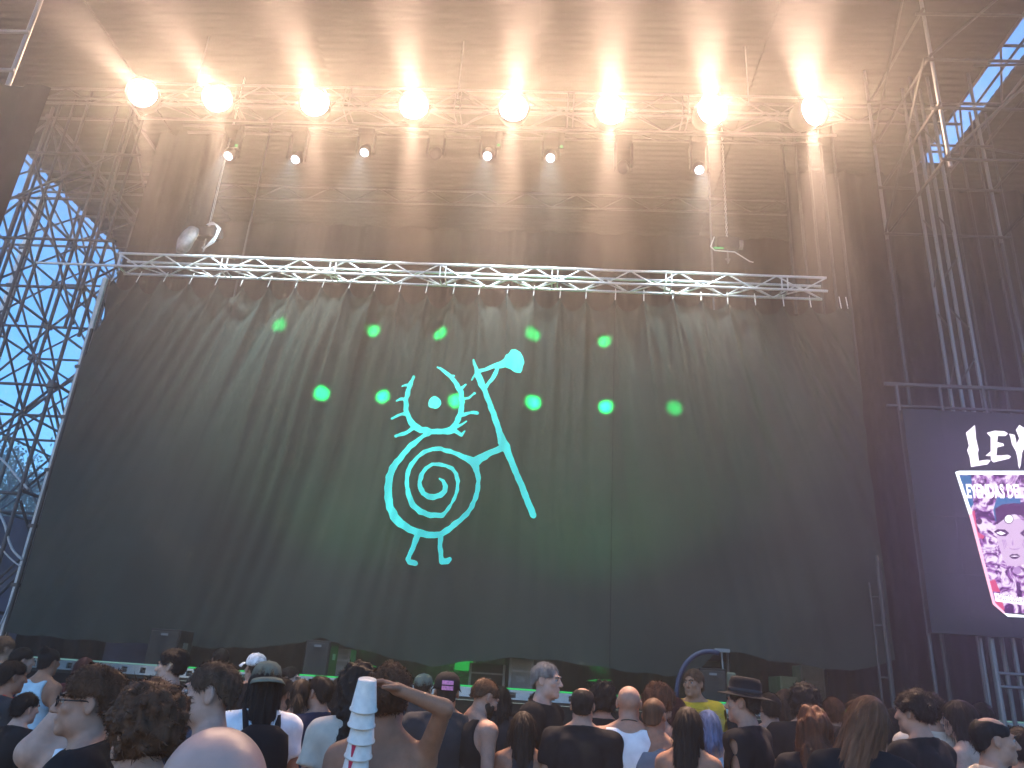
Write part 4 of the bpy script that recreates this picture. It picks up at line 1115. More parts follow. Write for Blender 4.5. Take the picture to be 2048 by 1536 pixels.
def arms_of(B, arms, g, off=0.0, upto=1.0, fore=True):
    for s in (-1, 1):
        e, w_, _ = arms.get(s, ARM[s])[:3]; sh = np.array([s * 0.185 * B['w'], -0.01, 1.402]); e = np.array(e, float); w_ = np.array(w_, float)
        m = B['arm']
        en = sh + (e - sh) * upto
        g.ell(sh, np.array([0.058, 0.058, 0.058]) * m + off, k=0.03)
        g.cap(sh, en, 0.051 * m + off, (0.051 - 0.012 * upto) * m + off, k=0.03)
        if fore: g.cap(e, w_, 0.041 * m, 0.026 * m, k=0.015)
def head_prims(g, R, B):
    H = lambda p: NECKP + R @ (np.array(p, float) + (HEADC - NECKP))
    h = B['head']
    g.ell(H((0, -0.014, 0.032)), (0.077 * h, 0.097, 0.086), R, k=0.02)
    g.ell(H((0, 0.028, -0.042)), (0.060 * h, 0.068, 0.078), R, k=0.03)
    g.ell(H((0, 0.078, -0.096)), (0.026, 0.020, 0.019), R, k=0.025)
    for s in (-1, 1):
        g.ell(H((s * 0.050, 0.020, -0.070)), (0.016, 0.030, 0.028), R, k=0.03)       # jaw corner
        g.ell(H((s * 0.044, 0.066, -0.014)), (0.022, 0.022, 0.020), R, k=0.02)       # cheekbone
    g.cap(H((-0.036, 0.086, 0.028)), H((0.036, 0.086, 0.028)), 0.011, 0.011, k=0.015)  # brow
    for s in (-1, 1): g.ell(H((s * 0.031, 0.104, 0.008)), (0.019, 0.015, 0.012), R, k=0.012, cut=True)
    g.cap(H((0, 0.094, 0.016)), H((0, 0.116, -0.026)), 0.0095, 0.013, k=0.010)
    for s in (-1, 1): g.ell(H((s * 0.011, 0.104, -0.030)), (0.009, 0.011, 0.008), R, k=0.008)
    g.ell(H((0, 0.094, -0.056)), (0.024, 0.011, 0.0065), R, k=0.006)
    g.ell(H((0, 0.092, -0.067)), (0.020, 0.012, 0.0075), R, k=0.006)
    g.cap(H((-0.03, 0.104, -0.0612)), H((0.03, 0.104, -0.0612)), 0.0022, 0.0022, k=0.004, cut=True)
    for s in (-1, 1):
        E_ = R @ rotm(s * 0.35, 0.12, 0)
        g.ell(H((s * 0.080 * h, -0.012, -0.004)), (0.009, 0.020, 0.033), E_, k=0.008)
        g.ell(H((s * 0.087 * h, -0.006, 0.0)), (0.006, 0.011, 0.018), E_, k=0.006, cut=True)
def neck(g, R, off=0.0):
    top = NECKP + R @ (np.array([0, -0.012, -0.02]) + (HEADC - NECKP))
    g.cap((0, -0.02, 1.43), top, 0.062 + off, 0.056 + off, k=0.03)
def make_body(B, arms, R, fine):
    g = body_grid(fine, arms, R, None)
    torso(g, B); arms_of(B, arms, g); neck(g, R); head_prims(g, R, B)
    for s in (-1, 1):
        g.cap((s * 0.09, 0, 0.92), (s * 0.10, 0.02, 0.50), 0.088, 0.056, k=0.03)
        g.cap((s * 0.10, 0.02, 0.50), (s * 0.10, -0.01, 0.09), 0.054, 0.038, k=0.02)
        g.cap((s * 0.10, -0.03, 0.045), (s * 0.115, 0.15, 0.035), 0.045, 0.04, k=0.02)
    V, Q = g.mesh()
    Vs, Qs = [V], [Q]; n_ = len(V)
    for s in (-1, 1):
        e, w_, pose = arms.get(s, ARM[s])[:3]
        hv, hq = HANDS[pose]; hv = hv.copy() * (0.95 * B['arm'] ** 0.5)
        if s > 0: hv[:, 0] *= -1; hq = hq[:, ::-1]
        d = Vector(w_) - Vector(e); d.normalize()
        zax = -d
        ref = Vector(arms[s][3]) if s in arms and len(arms[s]) > 3 else Vector((-s, 0.0, 0.0)) * -1
        # palm normal (local -y) should point along ref as far as possible
        yax = -(ref - zax * ref.dot(zax)).normalized(); xax = yax.cross(zax)
        M3 = np.array([[xax[i], yax[i], zax[i]] for i in range(3)])
        Vs.append(hv @ M3.T + np.array(w_)); Qs.append(hq + n_); n_ += len(hv)
    return np.concatenate(Vs), np.concatenate(Qs)

def make_top(B, arms, R, kind, r):
    """t-shirt / tank / vest / dress: a closed shell a little outside the torso with open neck and sleeve ends"""
    g = body_grid(0.0125, arms, R, None)
    keep = g.ax[2]; z_ok = (keep > 0.80) & (keep < 1.66)
    g = Grid(g.ax[0], g.ax[1], keep[z_ok])
    off = 0.021 if kind in ('tee', 'polo') else 0.021
    torso(g, B, off)
    if kind in ('tee', 'polo'):
        arms_of(B, arms, g, off + 0.010, 0.60, False)
    P = g.P()
    na = 1.0 if kind in ('tee', 'polo') else 0.45
    g.F += na * (0.009 * np.clip(noise3(P * np.array([1, 1, 0.45]), 24, r), -1.6, 1.15) + 0.003 * np.clip(noise3(P, 60, r), -1, 1))
    if kind in ('tee', 'polo'):
        for s in (-1, 1):                                         # flat sleeve ends
            e = np.array(arms.get(s, ARM[s])[0], float); sh = np.array([s * 0.185 * B['w'], -0.01, 1.402]); d = e - sh; L = np.linalg.norm(d); d /= L
            t = (P - sh) @ d
            near = np.linalg.norm(P - (sh + d * np.clip(t, 0, L)[..., None]), axis=-1) < 0.10
            side_ = (s * P[..., 0] > 0.205 * B['w'])
            g.F = np.where(near & side_, np.maximum(g.F, t - L * 0.58), g.F)
        g.F = smax(g.F, P[..., 2] - (1.488 - 0.30 * P[..., 1]), 0.004)
    else:
        low = {'tank': 1.475, 'strap': 1.43, 'tube': 1.34}[kind]
        g.F = smax(g.F, (P[..., 2] - low) + (0.9 if kind == 'strap' else 0.5) * P[..., 1] * np.where(P[..., 1] > 0, 1, 0), 0.006)
        for s in (-1, 1):
            rr = 0.105 if kind == 'tank' else 0.125
            q = P - np.array([s * (0.215 if kind == 'tank' else 0.20) * B['w'], -0.01, 1.40]); q = q * np.array([1, 0.62, 0.62])
            g.F = smax(g.F, -(np.linalg.norm(q, axis=-1) - rr), 0.006)
        ra, rc = (0.098, 0.070) if kind == 'tank' else (0.115, 0.12)
        q = (P - np.array([0, 0.0, 1.515])) / np.array([ra, 0.5, rc])
        g.F = smax(g.F, -(np.linalg.norm(q, axis=-1) - 1) * 0.06, 0.006)
    return g.mesh()
def make_trousers(B):
    g = Grid(np.arange(-0.26, 0.27, 0.02), np.arange(-0.2, 0.2, 0.02), np.arange(0.04, 1.02, 0.035))
    g.ell((0, 0, 0.95), (0.165 * B['hip'] + 0.014, 0.118 * B['d'] + 0.014, 0.15), k=0.05)
    for s in (-1, 1):
        g.cap((s * 0.09, 0, 0.92), (s * 0.10, 0.02, 0.50), 0.102, 0.072, k=0.03)
        g.cap((s * 0.10, 0.02, 0.50), (s * 0.10, -0.01, 0.09), 0.072, 0.058, k=0.02)
    P = g.P(); g.F = np.maximum(g.F, P[..., 2] - 0.99); g.F = np.maximum(g.F, 0.08 - P[..., 2])
    return g.mesh()

def hair_cap(P, off, back, front):
    """distance to a cap of hair in head space, P already relative to the head centre"""
    r = np.array([0.077, 0.097, 0.086]) + off
    p = P - np.array([0, -0.014, 0.032])
    k0 = np.linalg.norm(p / r, axis=-1); k1 = np.linalg.norm(p / (r * r), axis=-1); d = k0 * (k0 - 1) / np.maximum(k1, 1e-6)
    q = P - np.array([0, -0.055, -0.045]); r2 = np.array([0.066, 0.045, 0.06]) + off * 0.8
    k0 = np.linalg.norm(q / r2, axis=-1); k1 = np.linalg.norm(q / (r2 * r2), axis=-1)
    return smin(d, k0 * (k0 - 1) / np.maximum(k1, 1e-6), 0.03)
def make_hair(kind, r, fine, cut_long=0.45):
    low = {'long': -cut_long - 0.08, 'pony': -0.42, 'curlylong': -0.36, 'bob': -0.20}.get(kind, -0.16)
    wd_ = 0.21 if kind in ('curlylong',) else 0.165
    g = Grid(np.arange(-wd_, wd_ + 0.001, fine), np.arange(-0.24, 0.15, fine), np.arange(low, 0.215, fine * (1.25 if low < -0.2 else 1)))
    P = g.P()
    x_, y_, z_ = P[..., 0], P[..., 1], P[..., 2]
    off = {'buzz': 0.004, 'short': 0.012, 'fade': 0.010, 'messy': 0.022, 'curly': 0.036, 'afro': 0.05, 'curlylong': 0.034, 'long': 0.016, 'pony': 0.010, 'bob': 0.020, 'bun': 0.010, 'ring': 0.009}[kind]
    offv = np.array([1, 1, 1.0]) * off
    d = hair_cap(P, offv, 0, 0)
    # face window and nape line
    fx, fz = (0.070, 0.105) if kind not in ('curlylong', 'long', 'bob') else (0.060, 0.10)
    face = np.sqrt((x_ / fx) ** 2 + ((y_ - 0.115) / 0.082) ** 2 + ((z_ + 0.035) / fz) ** 2) - 1
    d = smax(d, -face * 0.06, 0.006)
    sideburn = (y_ > 0.012) & (z_ < -0.005)
    if kind in ('buzz', 'short', 'fade', 'messy', 'ring', 'bun', 'pony'):
        nape = -0.072 if kind != 'fade' else -0.045
        line = np.where(y_ > -0.02, 0.004 + 0.25 * (y_ + 0.02), nape + 0.9 * (y_ + 0.09) * (y_ > -0.09))
        line = np.minimum(np.maximum(line, nape), 0.03)
        d = smax(d, line - z_, 0.006)
        ear = np.linalg.norm((P - np.array([0, -0.010, -0.008])) * np.array([0.0, 1, 0.75]), axis=-1) - 0.026
        d = np.where(np.abs(x_) > 0.055, smax(d, -ear, 0.005), d)
    elif kind in ('curly', 'afro'):
        d = smax(d, (-0.085 - 0.2 * y_) - z_, 0.02)
        ear = np.linalg.norm((P - np.array([0, 0.004, -0.02])) * np.array([0.0, 1, 0.8]), axis=-1) - 0.026
        d = np.where(np.abs(x_) > 0.07, smax(d, -ear, 0.005), d)
    if kind == 'ring':
        crown = np.sqrt((x_ / 0.062) ** 2 + ((y_ - 0.03) / 0.10) ** 2 + ((z_ - 0.12) / 0.06) ** 2) - 1
        d = smax(d, -crown * 0.06, 0.008)
    def capd(a, b_, ra, rb, sc):
        sc = np.array(sc, float); a_, bb, PP = np.array(a) / sc, np.array(b_) / sc, P / sc
        q = bb - a_; t = np.clip(((PP - a_) @ q) / (q @ q), 0, 1)
        return (np.linalg.norm(PP - a_ - t[..., None] * q, axis=-1) - (ra + (rb - ra) * t)) * sc.min()
    if kind in ('long', 'curlylong', 'bob'):
        L = {'long': cut_long, 'curlylong': 0.27, 'bob': 0.13}[kind]
        w1 = {'long': 0.060, 'curlylong': 0.085, 'bob': 0.062}[kind]
        b1 = capd((0, -0.06, 0.0), (0, -0.085 - 0.12 * min(L, 0.3), -L), 0.06, w1, (1.45, 1, 1))
        tips = -L + 0.03 * np.sin(34 * x_) + 0.02 * np.sin(71 * x_ + 1)
        b1 = smax(b1, tips - z_, 0.02)
        d = smin(d, b1, 0.03)
        for s in (-1, 1):
            d = smin(d, capd((s * 0.072, 0.0, 0.02), (s * (0.085 + 0.1 * (kind == 'curlylong') * 0.3), -0.03, -min(L, 0.22)), 0.026, 0.03, (1, 1.3, 1)), 0.02)
    if kind == 'pony':
        d = smin(d, capd((0, -0.105, 0.02), (0, -0.14, -0.03), 0.026, 0.034, (1, 1, 1)), 0.015)
        d = smin(d, capd((0, -0.14, -0.03), (0.01, -0.125, -0.37), 0.036, 0.018, (1.2, 1, 1)), 0.02)
    if kind == 'bun':
        d = smin(d, capd((0, -0.09, 0.10), (0, -0.10, 0.115), 0.042, 0.036, (1, 1, 1)), 0.012)
    if kind in ('short', 'fade', 'messy', 'ring', 'buzz', 'bun', 'pony'):
        zz_ = np.clip((z_ + 0.07) / 0.13, 0, 1); d = d + off * 0.85 * (1 - zz_ * zz_ * (3 - 2 * zz_))          # tapers into the nape and temples
        d = d + off * 0.9 * np.clip(1 - face * 0.06 / 0.028, 0, 1) ** 2
    amp = {'buzz': 0.0008, 'short': 0.004, 'fade': 0.003, 'messy': 0.008, 'curly': 0.009, 'afro': 0.009, 'curlylong': 0.012, 'long': 0.004, 'pony': 0.003, 'bob': 0.005, 'bun': 0.003, 'ring': 0.002}[kind]
    fr = {'curly': 90, 'afro': 95, 'curlylong': 70, 'messy': 60}.get(kind, 70)
    if kind in ('long', 'pony', 'bob', 'bun'):
        th = np.arctan2(x_, -y_ + 0.02)
        d = d + amp * (np.sin(24 * th + 6 * z_) + 0.7 * np.sin(43 * th + 9 * z_ + 1)) * np.clip(0.3 + (0.08 - z_) * 6, 0, 1)
    else:
        d = d + amp * noise3(P, fr, r)
    g.F = d
    V, Q = g.mesh()
    if len(V) == 0: return V, Q
    # loose strands that break the outline
    N = vnormals(V, Q)
    ns = {'buzz': 0, 'short': 2200, 'fade': 2200, 'messy': 3000, 'curly': 2200, 'afro': 3600, 'curlylong': 2000, 'long': 2400, 'pony': 1200, 'bob': 1800, 'bun': 400, 'ring': 250}[kind]
    if ns:
        i = r.integers(0, len(V), ns); p = V[i]; nn = N[i]
        if kind in ('curly', 'afro', 'curlylong', 'messy'):
            t = r.normal(size=(ns, 3)) + np.array([0, 0, -0.3]); ln = r.uniform(0.010, 0.026, ns); lift = 0.5
        elif kind in ('long', 'pony', 'bob'):
            t = np.tile(np.array([0, -0.1, -1.0]), (ns, 1)) + r.normal(size=(ns, 3)) * 0.15; ln = r.uniform(0.04, 0.12, ns); lift = 0.10
        else:
            t = np.tile(np.array([0, -0.7, -0.5]), (ns, 1)) + r.normal(size=(ns, 3)) * 0.5; ln = r.uniform(0.012, 0.030, ns); lift = 0.32
        t = t - nn * np.sum(t * nn, 1)[:, None]; t /= np.maximum(np.linalg.norm(t, axis=1), 1e-6)[:, None]
        sd = np.cross(t, nn); wv = r.uniform(0.0008, 0.0018, ns)[:, None]
        p0_ = p - nn * 0.002; p1_ = p + t * (ln * 0.5)[:, None] + nn * (ln * lift * 0.6)[:, None]
        curlv = (r.normal(size=(ns, 3)) * 0.3 if kind in ('curly', 'afro', 'curlylong') else 0) * ln[:, None]
        p2_ = p + t * ln[:, None] + nn * (ln * lift * 0.75)[:, None] + curlv
        SV = np.stack([p0_ - sd * wv, p0_ + sd * wv, p1_ + sd * wv, p1_ - sd * wv, p2_ + sd * wv * 0.2, p2_ - sd * wv * 0.2], 1).reshape(-1, 3)
        k_ = np.arange(ns)[:, None] * 6 + len(V)
        SQ = np.concatenate([k_ + np.array([[0, 1, 2, 3]]), k_ + np.array([[3, 2, 4, 5]])])
        V = np.concatenate([V, SV]); Q = np.concatenate([Q, SQ])
    return V, Q
def make_beard(r):
    g = Grid(np.arange(-0.085, 0.086, 0.006), np.arange(-0.03, 0.14, 0.006), np.arange(-0.15, 0.02, 0.006))
    for c_, rad in (((0, 0.028, -0.042), (0.066, 0.074, 0.083)), ((0, 0.078, -0.096), (0.034, 0.028, 0.027))): g.ell(c_, rad, k=0.03)
    for s in (-1, 1): g.ell((s * 0.050, 0.020, -0.070), (0.022, 0.036, 0.034), k=0.03)
    P = g.P(); x_, y_, z_ = P[..., 0], P[..., 1], P[..., 2]
    g.F += 0.002 * noise3(P, 110, r)
    g.F = np.maximum(g.F, z_ - (-0.050 + 3.2 * np.maximum(np.abs(x_) - 0.035, 0) ** 1.0))
    g.F = np.maximum(g.F, z_ - 0.005)
    mouth = np.sqrt((x_ / 0.024) ** 2 + ((y_ - 0.11) / 0.05) ** 2 + ((z_ + 0.061) / 0.011) ** 2) - 1
    g.F = np.maximum(g.F, -mouth * 0.012)
    return g.mesh()

# ------------------------------------------------------------------ palette
SK = {k: material('skin_' + k, v, 0.55, noise=0.10, nscale=30, bump=0.03, spec=0.22) for k, v in
      {'pale': (0.44, 0.275, 0.21), 'fair': (0.36, 0.205, 0.145), 'tan': (0.31, 0.155, 0.095), 'olive': (0.25, 0.135, 0.088)}.items()}
SK['scalp'] = material('skin_scalp', (0.40, 0.25, 0.20), 0.42, noise=0.22, nscale=9, bump=0.12, spec=0.35)
HC = {k: material('hair_' + k, v, 0.6, noise=0.45, nscale=40, stretch=(1, 1, 0.15), bump=0.35, spec=0.12) for k, v in
      {'black': (0.012, 0.010, 0.010), 'dark': (0.022, 0.015, 0.012), 'brown': (0.085, 0.042, 0.024), 'auburn': (0.10, 0.038, 0.02), 'red': (0.07, 0.016, 0.014),
       'blond': (0.14, 0.068, 0.038), 'grey': (0.17, 0.165, 0.16), 'greybrown': (0.075, 0.045, 0.03), 'blue': (0.16, 0.20, 0.32)}.items()}
CL = {k: material('fabric_' + k, v, 0.85, noise=0.12, nscale=14, bump=0.15, spec=0.08) for k, v in
      {'black': (0.014, 0.014, 0.016), 'charcoal': (0.035, 0.036, 0.04), 'navy': (0.018, 0.026, 0.055), 'white': (0.72, 0.74, 0.76), 'lightblue': (0.42, 0.58, 0.66), 'grey': (0.16, 0.18, 0.21),
       'yellow': (0.62, 0.36, 0.03), 'red': (0.50, 0.035, 0.02), 'blue': (0.02, 0.10, 0.36), 'olive': (0.13, 0.15, 0.12), 'denim': (0.05, 0.07, 0.12), 'cream': (0.55, 0.47, 0.38), 'skin': (0.42, 0.25, 0.18), 'burgundy': (0.09, 0.015, 0.02), 'pink': (0.55, 0.10, 0.20)}.items()}
M_EYE = material('eye_white', (0.3, 0.28, 0.27), 0.3); M_IRIS = material('iris', (0.03, 0.02, 0.015), 0.15)
BUILD = {'m': dict(w=1.08, hip=0.97, waist=1.06, d=1.05, arm=1.08, head=1.0, bust=0), 'f': dict(w=0.92, hip=1.03, waist=0.90, d=0.96, arm=0.90, head=0.96, bust=1),
         'b': dict(w=1.16, hip=1.06, waist=1.22, d=1.2, arm=1.2, head=1.03, bust=0), 's': dict(w=0.98, hip=0.95, waist=0.95, d=0.98, arm=0.96, head=1.0, bust=0)}
CACHE = {}
def cached(key, fn):
    if key not in CACHE:
        V, Q = fn()
        CACHE[key] = mesh('person_' + str(key[0]), V, Q, True) if len(V) else None
    return CACHE[key]
def person(px, py, hpx, face, label, build='m', skin='fair', hair=('short', 'dark'), top=('tee', 'black'), nod=0, tilt=0, turn=0, arms=None, fine=0.009, eyes=False, brow=False, beard=None, seed=0, lean=0, longcut=0.45, height=None):
    """px, py: head centre in the photograph, hpx: head height there; face: compass of the body (0 = looks at the stage, 90 = looks left)"""
    r = np.random.default_rng(1000 + seed)
    B = BUILD[build]; arms = arms or {}
    depth = FPX * 0.238 / hpx
    c_ = atD(px, py, depth)
    sc = c_[2] / 1.632
    t = empty('person', (c_[0], c_[1], 0), math.radians(face) + math.atan2(1024 - px, FPX) + YAW, label, 'person', 'people in the crowd')
    t.scale = (sc, sc, sc)
    if lean: t.rotation_euler = (math.radians(lean), 0, math.radians(face))
    R = rotm(math.radians(turn), math.radians(-nod), math.radians(tilt))
    ak = tuple(sorted((k, tuple(map(tuple, v[:2]))) for k, v in arms.items()))
    pose = (build, ak, turn, nod, tilt)
    me = cached(('body', pose, fine), lambda: make_body(B, arms, R, fine))
    link('body', me, SK[skin], t)
    if top and top[0] != 'none':
        me = cached(('top', pose, top[0], seed % 3), lambda: make_top(B, arms, R, top[0], np.random.default_rng(seed % 3)))
        link('t_shirt' if top[0] in ('tee', 'polo') else 'tank_top', me, CL[top[1]], t)
    me = cached(('trousers', build), lambda: make_trousers(B))
    link('trousers', me, CL['denim' if seed % 3 else 'black'], t)
    # everything on the head shares this frame
    HM = Matrix.Translation(Vector(NECKP)) @ Matrix(R.tolist()).to_4x4() @ Matrix.Translation(Vector(HEADC - NECKP))
    HM = HM @ Matrix.Diagonal((B['head'], 1, 1, 1))
    if hair:
        fh = 0.0075 if hpx > 90 else 0.0095
        me = cached(('hair', hair[0], fh, seed % 4 if hair[0] not in ('long',) else (seed % 4, longcut)), lambda: make_hair(hair[0], np.random.default_rng(50 + seed % 4), fh, longcut))
        o = link('hair', me, HC[hair[1]], t); o.matrix_basis = HM
    if beard:
        me = cached(('beard',), lambda: make_beard(np.random.default_rng(3)))
        o = link('beard', me, HC[beard], t); o.matrix_basis = HM
    if brow:
        for s in (-1, 1):
            o = MB().tube([(s * 0.012, 0.099, 0.026), (s * 0.030, 0.099, 0.033), (s * 0.050, 0.086, 0.026)], 0.0045, 6).build('eyebrow', HC[brow], t, True); o.matrix_basis = HM
    if eyes:
        for s in (-1, 1):
            o = MB().lathe([(0.001, -0.0105), (0.006, -0.0085), (0.0105, 0), (0.006, 0.0085), (0.001, 0.0105)], 12, 'y').build('eye', M_EYE, t, True)
            o.matrix_basis = HM @ Matrix.Translation((s * 0.031, 0.0835, 0.008))
            o = MB().lathe([(0.001, 0.0), (0.0055, 0.0), (0.005, 0.0015), (0.001, 0.002)], 10, 'y').build('iris', M_IRIS, t, True)
            o.matrix_basis = HM @ Matrix.Translation((s * 0.031, 0.0930, 0.008))
    t['_d'] = 0
    del t['_d']
    return t, HM, sc

def strap_tube(t, pts, r_, mat, name='strap'):
    return MB().tube(pts, r_, 6).build(name, mat, t, True)
def cap_on(t, HM, mat, back=False, patch=None):
    prof = [(0.092, 0.0), (0.097, 0.015), (0.095, 0.045), (0.080, 0.085), (0.050, 0.108), (0.012, 0.116), (0.001, 0.117)]
    o = MB().lathe(prof, 20, 'z').build('cap', mat, t, True); o.matrix_basis = HM @ Matrix.Translation((0, -0.012, 0.030)) @ Matrix.Rotation(0.12 * (1 if not back else -1), 4, 'X') @ Matrix.Diagonal((0.95, 1.16, 1, 1))
    V = []; n_ = 15; s = -1 if back else 1
    for j, rad in enumerate((0.095, 0.135, 0.172)):
        for i in range(n_):
            a = math.pi * (0.14 + 0.72 * i / (n_ - 1)); rr = rad if j == 0 else 0.095 + (rad - 0.095) * math.sin(a)
            V.append((rr * math.cos(a) * 0.95, s * (rr * math.sin(a) * 1.15), -0.010 * j * j + 0.004 + 0.010 * math.sin(a) * (j > 0)))
    F = [(j * n_ + i, j * n_ + i + 1, (j + 1) * n_ + i + 1, (j + 1) * n_ + i) for j in range(2) for i in range(n_ - 1)]
    o2 = link('brim', mesh('brim', V, F, True), mat, o)
    md = o2.modifiers.new('thick', 'SOLIDIFY'); md.thickness = 0.004
    MB().lathe([(0.010, 0.114), (0.009, 0.121), (0.001, 0.123)], 8, 'z').build('button', mat, o, True)
    if patch:
        for k, (z0, z1) in enumerate(((0.004, 0.032), (0.040, 0.068))):
            V = [(x_, -(0.1005 + 0.004 - 0.10 * max(0, z_ - 0.03) ) * 1.0 * math.sqrt(max(0.1, 1 - (x_ / 0.16) ** 2)), z_) for z_ in np.linspace(z0, z1, 4) for x_ in np.linspace(-0.042, 0.042, 7)]
            F = [(j * 7 + i, j * 7 + i + 1, (j + 1) * 7 + i + 1, (j + 1) * 7 + i) for j in range(3) for i in range(6)]
            link('patch', mesh('patch', V, F, True), patch, o)
    return o
def glasses_on(t, HM):
    b_ = MB()
    for s in (-1, 1):
        pts = [(s * (0.033 + 0.023 * math.cos(a)), 0.108 - 0.004 * abs(math.cos(a)), 0.006 + 0.018 * math.sin(a)) for a in np.linspace(0, 2 * math.pi, 17)]
        b_.tube(pts, 0.0022, 5)
        b_.tube([(s * 0.056, 0.104, 0.010), (s * 0.074, 0.085, 0.012), (s * 0.080, 0.0, 0.012), (s * 0.079, -0.02, 0.0)], 0.0025, 5)
    b_.tube([(-0.010, 0.112, 0.010), (0, 0.114, 0.013), (0.010, 0.112, 0.010)], 0.002, 5)
    o = b_.build('glasses', M_BLACK, t, True); o.matrix_basis = HM
    return o
